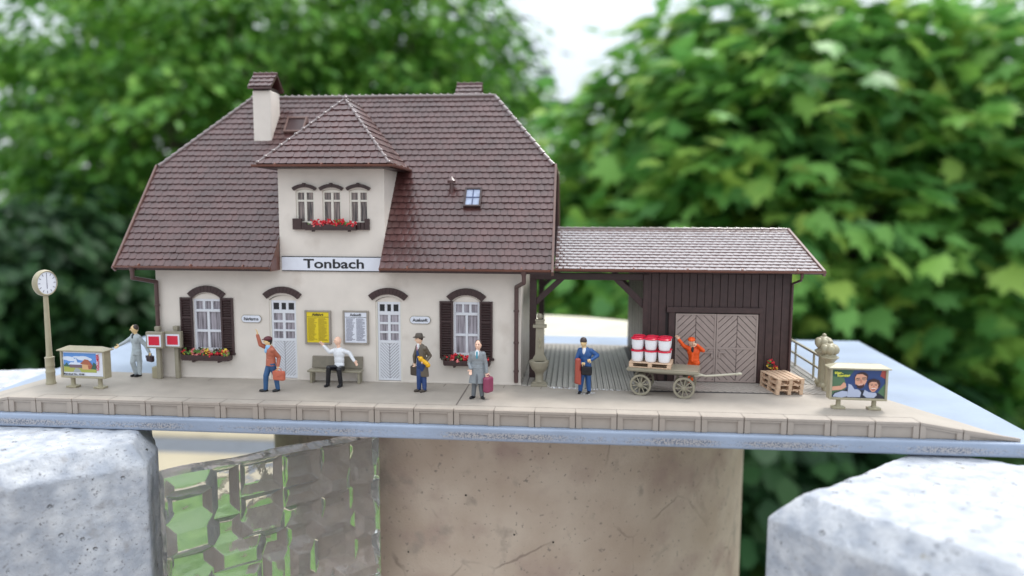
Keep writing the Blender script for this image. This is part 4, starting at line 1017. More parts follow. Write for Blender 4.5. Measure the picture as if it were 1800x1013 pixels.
lay(g, disc(.545, .73, .125, .20, 18, -.2), 4); lay(g, [(.43, .74), (.46, .84), (.56, .86), (.645, .78), (.65, .62), (.60, .42), (.545, .36), (.48, .38), (.435, .52)], 2)
lay(g, [(.445, .50), (.50, .44), (.56, .45), (.61, .52), (.60, .40), (.545, .33), (.48, .36)], 4); lay(g, [(.49, .475), (.58, .50), (.565, .455), (.51, .435)], 8); lay(g, [(.495, .475), (.575, .495), (.565, .475), (.505, .458)], 7)
lay(g, [(.53, .66), (.555, .665), (.565, .555), (.525, .55)], 3)
for a, c_ in ((.485, .655), (.60, .685)): lay(g, disc(a, c_, .042, .038, 12), 10); lay(g, disc(a, c_, .034, .028, 12), 2); lay(g, disc(a, c_-.003, .014, .012, 8), 4); lay(g, [(a-.04, c_+.05), (a+.035, c_+.065), (a+.035, c_+.05), (a-.04, c_+.035)], 4)
lay(g, [(.66, .55), (.69, .66), (.78, .71), (.88, .66), (.91, .52), (.88, .38), (.70, .40)], 4); lay(g, [(.70, .55), (.75, .60), (.83, .59), (.865, .50), (.855, .36), (.80, .245), (.755, .235), (.705, .33), (.69, .45)], 2)
lay(g, [(.725, .37), (.835, .38), (.80, .29), (.755, .285)], 8); lay(g, [(.73, .368), (.83, .376), (.815, .345), (.745, .338)], 7); lay(g, [(.775, .48), (.795, .48), (.80, .415), (.765, .415)], 3)
for a, c_ in ((.742, .475), (.825, .48)): lay(g, disc(a, c_, .017, .012, 8), 4); lay(g, [(a-.03, c_+.045), (a+.028, c_+.05), (a+.028, c_+.037), (a-.03, c_+.030)], 4)
po = g.build('poster', ms, b)
text('star-', 'lettering', 'p_yellow', po, X0+.05, X0+.30, Z1-.10, .085, Y-.05, .025, rot=R_(4)); text('hunter', 'lettering', 'p_yellow', po, X0+.14, X0+.52, Z1-.175, .085, Y-.05, .025, rot=R_(-3))

def stop_sign(loc, label, dark):
    s_ = empty('platform_sign', loc, label, 'sign', 'red panel signs on posts by the house corner')
    g = MB(); g.box(-.075, .075, 0, .15, 0, 1.86); g.box(-.09, .09, -.01, .16, 1.80, 1.93); g.build('post', 'khaki', s_, bevel=.015)
    g = MB(); g.box(-.34, .30, -.16, -.001, 1.16, 1.76); g.build('box', 'khaki', s_, bevel=.025)
    g = MB(); g.box(-.28, .24, -.168, -.161, 1.22, 1.66); g.build('panel', 'signwhite', s_)
    g = MB(); g.box(-.22, .18, -.176, -.169, 1.28, 1.60); g.build('red_field', 'red', s_)
stop_sign((2.44, 2.86, 0), 'red and white panel sign on the post nearest the striding man in grey', 0)
stop_sign((3.03, 3.04, 0), 'red and white panel sign on a post overlapping the shuttered window', 1)
g = MB(); g.box(-.12, .10, 0, .3, 0, .42); o = g.build('post_box', 'olive', None, bevel=.02, loc=(2.24, 2.95, 0)); tag(o, 'low olive box behind the foot of the red panel sign', 'box')

bn = empty('bench', (8.98, 2.95, 0), 'brown grey platform bench with plain back under the timetables', 'bench')
g = MB(); g.box(-.98, .98, -.14, .22, .40, .47); g.build('seat', 'khaki', bn, bevel=.02)
g = MB(); Mx = Matrix.Translation((0, .24, .5)) @ Matrix.Rotation(R_(-10), 4, 'X'); g.box(-.93, .93, -.035, .035, -.02, .42, 0, Mx); g.build('backrest', 'bench', bn, bevel=.025)
for x in (-.90, .83):
    for y in (-.10, .14):
        g = MB(); g.box(x, x+.09, y, y+.09, 0, .40); g.build('leg', 'khaki', bn, bevel=.012)

ft = empty('drinking_fountain', (16.23, 3.32, 0), 'beige standing fountain with round bowl and ball on top beside the house corner', 'fountain')
g = MB(); g.box(-.29, .29, -.2, .2, 0, .09); g.box(-.24, .24, -.17, .17, .09, .16); g.lathe([(.17, .16), (.15, .22), (.14, .40), (.17, .50), (.26, .60)], (0, -.04, 0), 16); g.build('pedestal', 'khaki', ft, bevel=.015)
g = MB(); g.lathe([(.14, .50), (.25, .60), (.32, .74), (.345, .84), (.35, .90), (.33, .92), (.27, .90), (.22, .84), (.1, .80)], (0, -.10, 0), 24, sy=.95); g.build('bowl', 'khaki', ft, smooth=True)
g = MB(); g.prism([(-.24, .86), (.24, .86), (.24, .95), (.155, 1.10), (.14, 2.05), (-.14, 2.05), (-.155, 1.10), (-.24, .95)], .04, .24); g.build('column', 'khaki', ft, bevel=.02)
g = MB(); g.box(-.24, .24, -.0, .28, 2.05, 2.15); g.box(-.15, .15, .04, .24, 2.15, 2.30); g.box(-.17, .17, .02, .26, 2.29, 2.33); g.ball((0, .14, 2.44), (.105, .105, .11)); g.build('cap', 'khaki', ft, bevel=.012)
g = MB()
for i in range(6): a = i*1.05; g.tube((.05*math.cos(a), .03, 1.50+.10*math.sin(a)), (.06*math.cos(a+.9), .02, 1.58+.12*math.sin(a+.9)), .016, .016, 6)
g.tube((0, .05, 1.42), (0, -.06, 1.36), .02, .018, 8); g.build('spout', 'olive', ft); g = MB(); g.ball((0, -.14, .36), (.045, .03, .06)); g.ball((0, -.15, .27), (.05, .03, .05)); g.build('ornament', 'olive', ft)

def pump(loc, label, hgt=1.86):
    p = empty('gas_lantern_bollard', loc, label, 'bollard', 'lobed beige bollards by the railing')
    k = hgt/1.86
    g = MB(); g.lathe([(.20, 0), (.20, .10), (.17, .14), (.155, .20), (.15, 1.02*k), (.17, 1.06*k), (.22, 1.12*k), (.30, 1.20*k), (.29, 1.23*k), (.21, 1.27*k), (.18, 1.34*k), (.2, 1.38*k)], n=24)
    g.ball((.17, -.02, 1.16*k), (.07, .05, .035)); g.ball((-.17, -.02, 1.16*k), (.07, .05, .035)); g.build('shaft', 'olive', p, smooth=True)
    g = MB()
    for i in range(6): a = 2*PI*i/6+.3; g.ball((.17*math.cos(a), .17*math.sin(a), 1.48*k), (.15, .15, .17*k))
    g.ball((0, 0, 1.52*k), (.24, .24, .19*k)); g.ball((0, 0, 1.73*k), (.075, .075, .07)); g.tube((0, 0, 1.6*k), (0, 0, 1.72*k), .04, .04)
    g.build('lobed_head', 'olive', p, smooth=True)
    g = MB(); g.ball((-.19, -.04, .20), (.09, .06, .11)); g.build('valve', 'olive', p, smooth=True)
pump((26.13, 3.52, 0), 'lobed beige bollard nearer the two-person poster board', 1.84)
pump((26.14, 4.15, 0), 'lobed beige bollard standing at the end of the railing', 1.98)
rl = empty('railing', (26.28, 4.3, 0), 'thin beige two bar railing beside the goods shed', 'railing')
g = MB(); g.box(-.045, .045, 0, 6.9, .92, 1.0); g.box(-.03, .03, 0, 6.9, .46, .53); g.build('rail', 'olive', rl, bevel=.01)
for i, y in enumerate((.02, 1.2, 3.35, 5.1, 6.85)):
    g = MB(); g.box(-.035, .035, y-.035, y+.035, 0, .93); g.build('post', 'olive', rl, bevel=.01)

# pallets
def pallet(loc, rz, label):
    p = empty('pallet', loc, label, 'pallet', 'small wooden pallets', rz=rz); w_, l = .92, 1.38; h = .178
    g = MB(); n = 5
    for i in range(n): x = -w_/2+i*(w_-.15)/(n-1)+.0; g.box(x, x+.15, -l/2, l/2, h-.028, h)
    for y in (-l/2+.06, 0, l/2-.06): g.box(-w_/2, w_/2, y-.06, y+.06, h-.052, h-.0285)
    g.build('top_boards', 'wood', p, bevel=.005, seg=1)
    for x in (-w_/2+.06, 0, w_/2-.06):
        for y in (-l/2+.07, 0, l/2-.07): g = MB(); g.box(x-.058, x+.058, y-.068, y+.068, .0285, h-.0525); g.build('block', 'wood', p, bevel=.005, seg=1)
        g = MB(); g.box(x-.06, x+.06, -l/2, l/2, 0, .028); g.build('bottom_board', 'wood', p, bevel=.005, seg=1)
    return p
for i, lab in enumerate(('bottom pallet of the three stacked before the shed', 'middle pallet of the three stacked before the shed', 'topmost pallet of the three stacked before the shed')):
    pallet((24.55+.01*i, 3.50, .012+.182*i), R_(9+1.0*(i-1)), lab)
pl_ = empty('potted_flowers', (24.47, 4.27, .0), 'small clump of yellow and red flowers behind the pallet stack', 'flowers')
g = MB(); g.lathe([(.10, 0), (.14, .4), (.15, .42)], n=12); g.build('pot', 'mud', pl_)
flowers(pl_, -.16, .16, .02, .50, 22, [('leafy', 5), ('petal_yellow', 3), ('petal_red', 3), ('mud', 2)], .38, .065, 'blossoms')

# hand cart
CA = R_(-12.4); cart = empty('luggage_cart', (20.45, 2.62, 0), 'olive four wheeled flat luggage cart with drawbar by the shed door', 'cart', rz=CA)
g = MB(); g.box(-1.14, 1.14, -.56, .56, .82, .93); g.box(-1.17, 1.17, -.59, .59, .86, .90)
for i in range(1, 6): g.box(-1.139, 1.139, -.56+i*1.12/6-.004, -.56+i*1.12/6+.004, .93, .933)
g.build('platform', 'khaki', cart, bevel=.012)
g = MB(); g.box(-.9, .9, -.18, -.10, .70, .82); g.box(-.9, .9, .10, .18, .70, .82); g.box(-.80, -.64, -.40, .40, .62, .72); g.box(.64, .80, -.40, .40, .62, .72); g.box(-.72-.04, -.68, -.42, .42, .32, .62); g.box(.68, .76, -.3, .3, .32, .62); g.build('underframe', 'bench', cart, bevel=.01)
def wheel(x, y):
    w_ = empty('wheel'); w_.parent = cart; w_.location = (x, y, .355)
    Mr = Matrix.Rotation(PI/2, 4, 'X'); n = 32
    g = MB(); v = []
    for rr, yy in ((.355, -.035), (.355, .035), (.285, .035), (.285, -.035)):
        for i in range(n): v.append((rr*math.cos(2*PI*i/n), yy, rr*math.sin(2*PI*i/n)))
    g.add(v, [(j*n+i, j*n+(i+1) % n, ((j+1) % 4)*n+(i+1) % n, ((j+1) % 4)*n+i) for j in range(4) for i in range(n)])
    g.build('rim', 'khaki', w_, bevel=.008)
    g = MB()
    for i in range(10): a = 2*PI*i/10+.15; g.tube((.06*math.cos(a), 0, .06*math.sin(a)), (.295*math.cos(a), 0, .295*math.sin(a)), .024, .018, 6)
    g.tube((0, -.06, 0), (0, .06, 0), .075, .075, 14); g.tube((0, -.085, 0), (0, .05, 0), .04, .04, 10)
    g.build('spokes', 'khaki', w_)
for x, y in ((-.71, -.47), (.70, -.47), (-.71, .47), (.70, .47)): wheel(x, y)
g = MB(); g.path([(1.12, -.02, .76), (1.35, 0, .70), (1.75, .05, .74), (2.38, .22, .80)], .036, 8); g.tube((2.34, .12, .80), (2.42, .32, .80), .04, .04, 8); g.ball((2.44, .235, .80), (.07, .07, .05)); g.tube((1.0, -.2, .72), (1.3, 0, .72), .03, .03, 8); g.tube((1.0, .2, .72), (1.3, 0, .72), .03, .03, 8)
g.build('drawbar', 'brass', cart, smooth=True)
cM = Matrix.Translation((20.45, 2.62, 0)) @ Matrix.Rotation(CA, 4, 'Z')
pw = cM @ Vector((-.42, -.02, .935)); pallet(tuple(pw), CA+PI/2, 'pallet on the luggage cart under the white tubs')
tb0 = None
ord1 = ('left hand', 'middle', 'right hand')
for layer in (0, 1):
    for row in (1, 0):
        for c_ in range(3):
            q = cM @ Vector((-.42-.44+.44*c_, -.02-.22+.46*row, .935+.180+layer*.402))
            lab = '%s tub of the %s row, %s layer, red lidded white tubs on the cart' % (ord1[c_], 'front' if row == 0 else 'rear', 'upper' if layer else 'lower')
            if tb0 is None:
                t_ = empty('tub', tuple(q))
                g = MB(); g.lathe([(.150, 0), (.168, .012), (.182, .05), (.195, .18), (.205, .350)], n=28); g.build('bucket', 'tub', t_, smooth=True)
                g = MB(); g.lathe([(.205, .345), (.224, .350), (.224, .382), (.210, .392), (.198, .398), (.19, .390)], n=28); g.build('lid', 'lid', t_, smooth=True)
                tb0 = t_
            else:
                t_ = copy_tree(tb0); t_.location = q
            tag(t_, lab, 'tub', 'red lidded white tubs on the cart')

# ------------------------------------------------------------------ painted figures
def figure(O, h, J, C, label, prims=(), name='person', facing=None, seat=False):
    """J: joint offsets (dx,dy,z) from O. h heading in degrees: 0 faces the platform edge, negative turns to the clock."""
    a = R_(h); fw = Vector((math.sin(a), -math.cos(a), 0)); lt = Vector((math.cos(a), math.sin(a), 0))
    hf = R_(h if facing is None else facing); hfw = Vector((math.sin(hf), -math.cos(hf), 0)); hlt = Vector((math.cos(hf), math.sin(hf), 0))
    up = Vector((0, 0, 1)); P = []
    def cap(p0, p1, r0, r1, t): kk = 1.12 if r0 > .04 else 1.; P.append(('c', Vector(p0), Vector(p1), r0*kk, r1*kk, t))
    def ell(c, r, t, f=None, l=None): P.append(('e', Vector(c), Vector(r)*(1.10 if max(r) > .06 else 1.), (l or lt), (f or fw), t))
    hip = Vector(J['hip']); ch = Vector(J['chest']); neck = Vector(J['neck']); hd = Vector(J['head'])
    top, bot, sk, sh = C['top'], C['bottom'], C['skin'], C.get('shoe', 'black_gloss')
    ell(ch, (.205, .135, .22), top); ell((hip*.42+ch*.58), (.175, .128, .24), top); ell(hip, (.165, .13, .13), bot if not C.get('long') else top)
    ell(hip*.8+ch*.2, (.172, .134, .14), top)
    cap(neck-up*.05, hd-up*.06, .062, .058, sk)
    ell(hd, (.098, .118, .142), sk, hfw, hlt); ell(hd-up*.07+hfw*.02, (.068, .082, .075), sk, hfw, hlt)
    cap(hd+hfw*.11+up*.01, hd+hfw*.148-up*.022, .014, .021, sk)
    for s_ in (-1, 1):
        ell(hd+hlt*s_*.098-up*.005, (.016, .026, .036), sk, hfw, hlt)
        ell(hd+hlt*s_*.040+hfw*.117+up*.022, (.014, .008, .010), 'hair_black', hfw, hlt); ell(hd+hlt*s_*.042+hfw*.119+up*.046, (.022, .010, .008), C.get('hair', 'hair_brown'), hfw, hlt)
    ell(hd+hfw*.108-up*.064, (.026, .010, .008), 'p_lip', hfw, hlt)
    for s_, S_ in ((-1, 'L'), (1, 'R')):
        shd = ch+lt*s_*.185+up*.105; el = Vector(J['el'+S_]); wr = Vector(J['wr'+S_]); hn = Vector(J['hd'+S_])
        ell(shd, (.085, .085, .085), top); cap(shd, el, .078, .062, top); cap(el, wr, .062, .050, top)
        # hand: palm, four fingers, thumb
        d = (hn-wr).normalized(); side = d.cross(fw); side = side.normalized() if side.length > .1 else lt.copy()
        thick = side.cross(d).normalized()
        palm = wr+d*.075; cap(wr, wr+d*.03, .036, .036, sk)
        P.append(('m', palm, (side*.05, thick*.024, d*.062), None, None, sk))
        curl = J.get('curl'+S_, .5)
        for q, (o_, ln) in enumerate(((-.036, .085), (-.012, .10), (.012, .095), (.036, .075))):
            b0 = palm+side*o_+d*.048; b1 = b0+(d*math.cos(curl*.6)+thick*math.sin(curl*.6)+side*o_*3).normalized()*ln*.5; b2 = b1+(d*math.cos(curl*1.5)+thick*math.sin(curl*1.5)+side*o_*2).normalized()*ln*.5
            cap(b0, b1, .0155, .0145, sk); cap(b1, b2, .0145, .012, sk)
        t0 = palm-side*s_*.04-d*.025; t1 = t0+(d*.5-side*s_*.9+thick*.2).normalized()*.045; cap(t0, t1, .018, .016, sk); cap(t1, t1+(d*.9-side*s_*.2+thick*.3).normalized()*.04, .016, .013, sk)
    for s_, S_ in ((-1, 'L'), (1, 'R')):
        hp = hip+lt*s_*.085-up*.03; kn = Vector(J['kn'+S_]); an = Vector(J['an'+S_])
        cap(hp, kn, .108, .084, bot); cap(kn, an+up*.02, .082, .066, bot)
        tf = J.get('toe'+S_, fw); tf = Vector(tf).normalized()
        cap(an-up*.035-tf*.03, Vector((an.x, an.y, .045))+tf*.17, .048, .042, sh); ell(Vector((an.x, an.y, .022))+tf*.06, (.055, .14, .022), sh, tf, tf.cross(up))
    for p in prims:
        if p[0] == 'c': cap(*p[1:])
        elif p[0] == 'e':    # local: lateral, forward, up offsets from a named joint
            _, jn, off, r, t = p; b_ = {'hip': hip, 'chest': ch, 'head': hd, 'neck': neck}[jn]; ff, ll = (hfw, hlt) if jn == 'head' else (fw, lt)
            ell(b_+ll*off[0]+ff*off[1]+up*off[2], r, t, ff, ll)
        elif p[0] == 'f':    # coat skirt between two heights
            _, c0, c1, r0, r1, t = p; P.append(('f', Vector(c0), Vector(c1), r0, r1, t))
    # mesh union
    g = MB()
    def frame_m(ax): return Matrix((ax[0], ax[1], ax[2])).transposed()
    for p in P:
        if p[0] == 'c':
            _, a_, b_, r0, r1, t = p; g.tube(a_, b_, r0, r1, 14); g.ball(a_, (r0,)*3, 14, 8); g.ball(b_, (r1,)*3, 14, 8)
        elif p[0] == 'e':
            _, c, r, l, f, t = p; Mx = frame_m((l, f, up if abs(f.z) < .5 else l.cross(f))); g.ball(c, r, 16, 10, 0, Mx)
        elif p[0] == 'm':
            _, c, ax, _, _, t = p; Mx = frame_m(ax); g.ball(c, (1, 1, 1), 12, 8, 0, Mx)
        elif p[0] == 'f':
            _, c0, c1, r0, r1, t = p; n = 24; v = []
            for c, r in ((c0, r0), ((c0+c1)/2, ((r0[0]+r1[0])/2, (r0[1]+r1[1])/2)), (c1, r1)):
                for i in range(n): q = 2*PI*i/n; k_ = 1+.035*math.cos(5*q); v.append(c+lt*r[0]*k_*math.cos(q)+fw*r[1]*k_*math.sin(q))
            g.add(v, [(j*n+i, j*n+(i+1) % n, (j+1)*n+(i+1) % n, (j+1)*n+i) for j in (0, 1) for i in range(n)]+[tuple(range(n))[::-1], tuple(range(2*n, 3*n))])
    tmp = g.build('tmp', 'ink')
    rm = tmp.modifiers.new('r', 'REMESH'); rm.mode = 'VOXEL'; rm.voxel_size = .0115; rm.use_smooth_shade = True
    sm = tmp.modifiers.new('s', 'SMOOTH'); sm.factor = .5; sm.iterations = 2
    bpy.context.view_layer.update()
    me = bpy.data.meshes.new_from_object(tmp.evaluated_get(bpy.context.evaluated_depsgraph_get())); old = tmp.data; bpy.data.objects.remove(tmp); bpy.data.meshes.remove(old)
    # colour every face by the piece of the figure it belongs to
    nf = len(me.polygons); cen = np.empty(nf*3); me.polygons.foreach_get('center', cen); cen = cen.reshape(-1, 3)
    best = np.full(nf, 1e9); idx = np.zeros(nf, int); tags = []
    for p in P:
        t = p[5]
        if t not in tags: tags.append(t)
        if p[0] == 'c':
            a_, b_ = np.array(p[1]), np.array(p[2]); ab = b_-a_; q = np.clip(((cen-a_)@ab)/max(ab@ab, 1e-9), 0, 1); dd = np.linalg.norm(cen-a_-q[:, None]*ab, axis=1)-(p[3]+(p[4]-p[3])*q)
        elif p[0] in 'em':
            if p[0] == 'e': ax = [np.array(p[3])*p[2][0], np.array(p[4])*p[2][1], np.array((0, 0, 1.))*p[2][2]]
            else: ax = [np.array(v) for v in p[2]]
            A = np.array([v/(v@v) for v in ax]); k0 = np.linalg.norm((cen-np.array(p[1]))@A.T, axis=1); A2 = np.array([v/(v@v)/np.linalg.norm(v) for v in ax]); k1 = np.linalg.norm((cen-np.array(p[1]))@A2.T, axis=1)
            dd = k0*(k0-1)/np.maximum(k1, 1e-9)
        else:
            c0, c1 = np.array(p[1]), np.array(p[2]); q = np.clip((cen[:, 2]-c0[2])/(c1[2]-c0[2]), 0, 1); rel = cen-(c0+(c1-c0)*q[:, None]); rx = p[3][0]+(p[4][0]-p[3][0])*q; ry = p[3][1]+(p[4][1]-p[3][1])*q
            kk = np.sqrt((rel@np.array(lt)/rx)**2+(rel@np.array(fw)/ry)**2); dd = np.maximum((kk-1)*ry, np.abs(cen[:, 2]-(c0[2]+c1[2])/2)-abs(c0[2]-c1[2])/2)
        m_ = dd < best-1e-4; best[m_] = dd[m_]; idx[m_] = tags.index(t)
    me.materials.clear()
    for t in tags: me.materials.append(K[t])
    me.polygons.foreach_set('material_index', idx.astype(np.int32)); me.polygons.foreach_set('use_smooth', [True]*nf)
    o = bpy.data.objects.new(name, me); COL.objects.link(o); o.location = O
    return tag(o, label, 'person')
def hairpiece(par, hd, face, m, name='hair', hatm=None, brim=0., visor=False, low=False):
    hf = R_(face); f = Vector((math.sin(hf), -math.cos(hf), 0)); l = Vector((math.cos(hf), math.sin(hf), 0)); Mx = Matrix((l, f, Vector((0, 0, 1)))).transposed(); hd = Vector(hd)
    if m:
        g = MB(); g.ball(hd-f*.022+Vector((0, 0, .035)), (.115, .122, .127), 18, 12, 0, Mx)
        if low: g.ball(hd-f*.075-Vector((0, 0, .03)), (.085, .055, .10), 14, 8, 0, Mx)
        g.build('hair', m, par, smooth=True)
    if hatm:
        g = MB(); T = Vector((0, 0, 1))
        if visor:
            g.ball(hd+T*.075-f*.005, (.132, .145, .09), 18, 10, 0, Mx); g.ball(hd+T*.065+f*.13, (.095, .08, .018), 14, 6, 0, Mx @ Matrix.Rotation(R_(-14), 3, 'X'))
        else:
            v = []
            prof = [(.19, .055), (.195, .068), (.125, .080), (.118, .15), (.10, .20), (.05, .205)]
            n = 20
            for r, z in prof:
                for i in range(n): q = 2*PI*i/n; v.append(hd+l*r*math.cos(q)+f*r*1.08*math.sin(q)+T*(z+(.018*abs(math.cos(q))**3 if r > .15 else 0)))
            g.add(v, [(j*n+i, j*n+(i+1) % n, (j+1)*n+(i+1) % n, (j+1)*n+i) for j in range(len(prof)-1) for i in range(n)]+[tuple(range(n))[::-1], tuple(range((len(prof)-1)*n, len(prof)*n))])
        g.build('hat', hatm, par, smooth=True)

# striding man in pale grey suit
p = figure((1.38, 3.25, 0), -28, dict(hip=(.0, 0, .98), chest=(0, 0, 1.36), neck=(-.01, -.01, 1.60), head=(-.02, -.03, 1.77), elL=(-.36, -.02, 1.30), wrL=(-.56, -.10, 1.18), hdL=(-.64, -.13, 1.12), elR=(.36, .0, 1.16), wrR=(.50, -.03, .92), hdR=(.53, -.04, .82), curlR=1.2,
    knL=(-.11, -.10, .54), anL=(-.07, .0, .09), knR=(.08, .02, .52), anR=(.09, -.02, .09)), dict(top='suit_grey', bottom='suit_grey', skin='skin_yellow', hair='hair_brown'),
    'man in pale grey suit striding past the red panel signs with a dark bag', [('e', 'chest', (0, .10, .14), (.055, .06, .10), 'shirt_dark'), ('e', 'chest', (.11, .06, .04), (.10, .09, .18), 'suit_grey'), ('e', 'chest', (-.11, .06, .04), (.10, .09, .18), 'suit_grey'), ('f', (0, 0, 1.05), (0, 0, .82), (.175, .135), (.20, .16), 'suit_grey')], facing=-50)
hairpiece(p, (-.02, -.03, 1.77), -50, 'hair_brown')
def bag(loc, rz, w_, h, t, m, label, name='handbag', handle=True, cat='bag'):
    e = empty(name, loc, label, cat, rz=R_(rz))
    g = MB(); g.box(-w_/2, w_/2, -t/2, t/2, 0, h); g.build('body', m, e, bevel=min(t*.35, .06), seg=3)
    if w_ > .35:
        g = MB(); g.prism([(-w_*.42, h*.98), (w_*.42, h*.98), (w_*.42, h*.62), (w_*.1, h*.50), (-w_*.1, h*.50), (-w_*.42, h*.62)], -t/2-.018, -t/2+.01); g.box(-.03, .03, -t/2-.03, -t/2, h*.48, h*.60); g.build('flap', m, e, bevel=.008)
    if handle:
        g = MB(); k = min(.10, w_*.3); g.path([(-k, 0, h), (-k*.8, 0, h+.07), (k*.8, 0, h+.07), (k, 0, h)], .014, 6); g.build('handle', m, e)
bag((1.92, 3.21, .56), -28, .36, .24, .15, 'bag_dark', 'dark maroon bag in the hand of the pale grey striding man')
# man in rust jacket waving
p = figure((7.24, 1.57, 0), -48, dict(hip=(.0, 0, .98), chest=(.01, 0, 1.34), neck=(-.02, -.01, 1.58), head=(-.06, -.03, 1.73), elL=(-.33, -.03, 1.60), wrL=(-.41, -.05, 1.92), hdL=(-.42, -.05, 2.06), curlL=.4, elR=(.27, .05, 1.16), wrR=(.27, -.06, .90), hdR=(.275, -.09, .80), curlR=1.2,
    knL=(-.16, -.05, .54), anL=(-.18, -.06, .09), knR=(.13, .06, .54), anR=(.20, .04, .09), toeL=(-.95, -.3, 0), toeR=(-.5, -.8, 0)), dict(top='jacket_rust', bottom='jeans_blue', skin='skin_yellow', hair='hair_black'),
    'waving man in rust jacket, blue trousers and maroon cap', [('e', 'neck', (0, .05, -.06), (.095, .085, .09), 'scarf_blue'), ('e', 'neck', (-.01, .13, -.17), (.06, .04, .08), 'scarf_blue'), ('f', (0, 0, 1.12), (0, 0, .90), (.19, .15), (.205, .165), 'jacket_rust'), ('e', 'chest', (0, .14, -.15), (.010, .02, .26), 'jacket_rust')], facing=-75)
hairpiece(p, (-.06, -.03, 1.73), -75, 'hair_black', hatm='cap_maroon', visor=True, low=True)
bag((7.58, 1.42, .42), -14, .44, .33, .17, 'bag_coral', 'coral red satchel hanging from the waving man\'s lowered hand', 'satchel')
# seated bald man
p = figure((9.13, 2.86, 0), -14, dict(hip=(.05, -.02, .60), chest=(.04, 0, 1.08), neck=(.03, 0, 1.36), head=(.01, -.02, 1.54), elL=(-.28, -.08, 1.15), wrL=(-.46, -.12, 1.36), hdL=(-.54, -.13, 1.46), curlL=.3, elR=(.42, -.02, 1.12), wrR=(.60, -.08, .86), hdR=(.68, -.10, .77), curlR=.3,
    knL=(-.20, -.42, .66), anL=(-.24, -.42, .09), knR=(.17, -.44, .60), anR=(.23, -.44, .09)), dict(top='shirt_white', bottom='black_gloss', skin='skin_pink', hair='skin_pink'),
    'bald man in white pullover and black trousers sitting on the bench', [], facing=-50)
# man in brown coat and hat with bouquet
p = figure((12.27, 2.10, 0), -40, dict(hip=(.02, 0, .98), chest=(.02, 0, 1.40), neck=(-.02, -.01, 1.63), head=(-.05, -.03, 1.80), elL=(-.24, .10, 1.20), wrL=(-.24, .12, .98), hdL=(-.24, .12, .88), curlL=1.2, elR=(.30, .06, 1.22), wrR=(.20, -.16, 1.06), hdR=(.10, -.22, 1.08), curlR=1.3,
    knL=(-.06, -.02, .54), anL=(-.07, -.02, .09), knR=(.10, .02, .54), anR=(.13, -.06, .09)), dict(top='coat_brown', bottom='suit_navy', skin='skin_peach', hair='hair_brown', shoe='case_brown'),
    'man in brown hat and open brown overcoat holding yellow flowers', [('e', 'chest', (-.03, .085, -.12), (.085, .075, .34), 'suit_navy'), ('e', 'hip', (-.03, .07, 0), (.10, .085, .2), 'suit_navy'), ('e', 'chest', (-.02, .12, .15), (.055, .05, .10), 'shirt_white'), ('e', 'chest', (-.02, .165, .12), (.018, .02, .10), 'tie_pink'), ('f', (.05, .03, 1.15), (.09, .05, .52), (.20, .13), (.22, .15), 'coat_brown'), ('e', 'chest', (.13, .08, -.05), (.07, .09, .30), 'coat_brown')], facing=-58)
hairpiece(p, (-.05, -.03, 1.80), -58, 'hair_brown', hatm='hat_brown')
bag((12.02, 2.26, .50), -30, .34, .34, .14, 'case_brown', 'dark brown briefcase held low behind the man with yellow flowers', 'briefcase')
bq = empty('bouquet', (12.42, 1.86, 1.0), 'wrapped yellow bouquet held against the brown overcoat', 'bouquet')
g = MB(); g.tube((-.10, 0, .16), (.13, .02, -.02), .065, .075, 12); g.ball((-.10, 0, .17), (.09, .08, .08)); g.ball((.14, .02, -.05), (.08, .07, .08)); g.build('wrapping', 'bouquet_yellow', bq, smooth=True)
g = MB()
for i in range(8): a = i*.8; g.ball((-.14+.05*math.cos(a), .05*math.sin(a), .22+.02*math.sin(a*2)), (.03, .03, .03), 6, 4)
g.build('blossoms', 'bouquet_yellow', bq)
# man in grey coat
p = figure((14.30, 1.38, 0), 2, dict(hip=(.0, 0, .96), chest=(.0, 0, 1.36), neck=(.01, -.0, 1.60), head=(.03, -.02, 1.775), elL=(-.27, .02, 1.16), wrL=(-.20, -.16, 1.02), hdL=(-.20, -.20, .90), curlL=.4, elR=(.27, .03, 1.14), wrR=(.30, -.03, .88), hdR=(.32, -.05, .78), curlR=1.2,
    knL=(-.10, .0, .52), anL=(-.13, 0, .09), knR=(.11, .0, .52), anR=(.15, .0, .09), toeL=(-.5, -1, 0), toeR=(.45, -1, 0)), dict(top='coat_grey', bottom='trouser_grey', skin='skin_pink', hair='hair_brown'),
    'man in belted grey overcoat with teal tie carrying a maroon case', [('f', (0, 0, 1.12), (-.01, 0, .52), (.185, .145), (.29, .20), 'coat_grey'), ('e', 'hip', (0, 0, .07), (.19, .15, .032), 'coat_grey'), ('e', 'chest', (0, .09, .12), (.065, .06, .13), 'shirt_white'), ('e', 'chest', (0, .145, .10), (.025, .02, .12), 'tie_teal'), ('e', 'hip', (.03, .145, .04), (.035, .02, .09), 'coat_grey'), ('e', 'hip', (0, .16, -.32), (.035, .06, .20), 'trouser_grey')], facing=-4)
hairpiece(p, (.03, -.02, 1.775), -4, 'hair_brown')
sc_ = empty('suitcase', (14.66, 1.32, .22), 'glossy maroon case hanging beside the grey overcoat', 'suitcase', rz=R_(62))
g = MB(); g.box(-.17, .17, -.12, .12, 0, .52); g.build('body', 'case_maroon', sc_, bevel=.07, seg=3)
g = MB(); g.path([(-.07, 0, .51), (-.06, 0, .57), (.06, 0, .57), (.07, 0, .51)], .015, 6); g.build('handle', 'case_maroon', sc_)
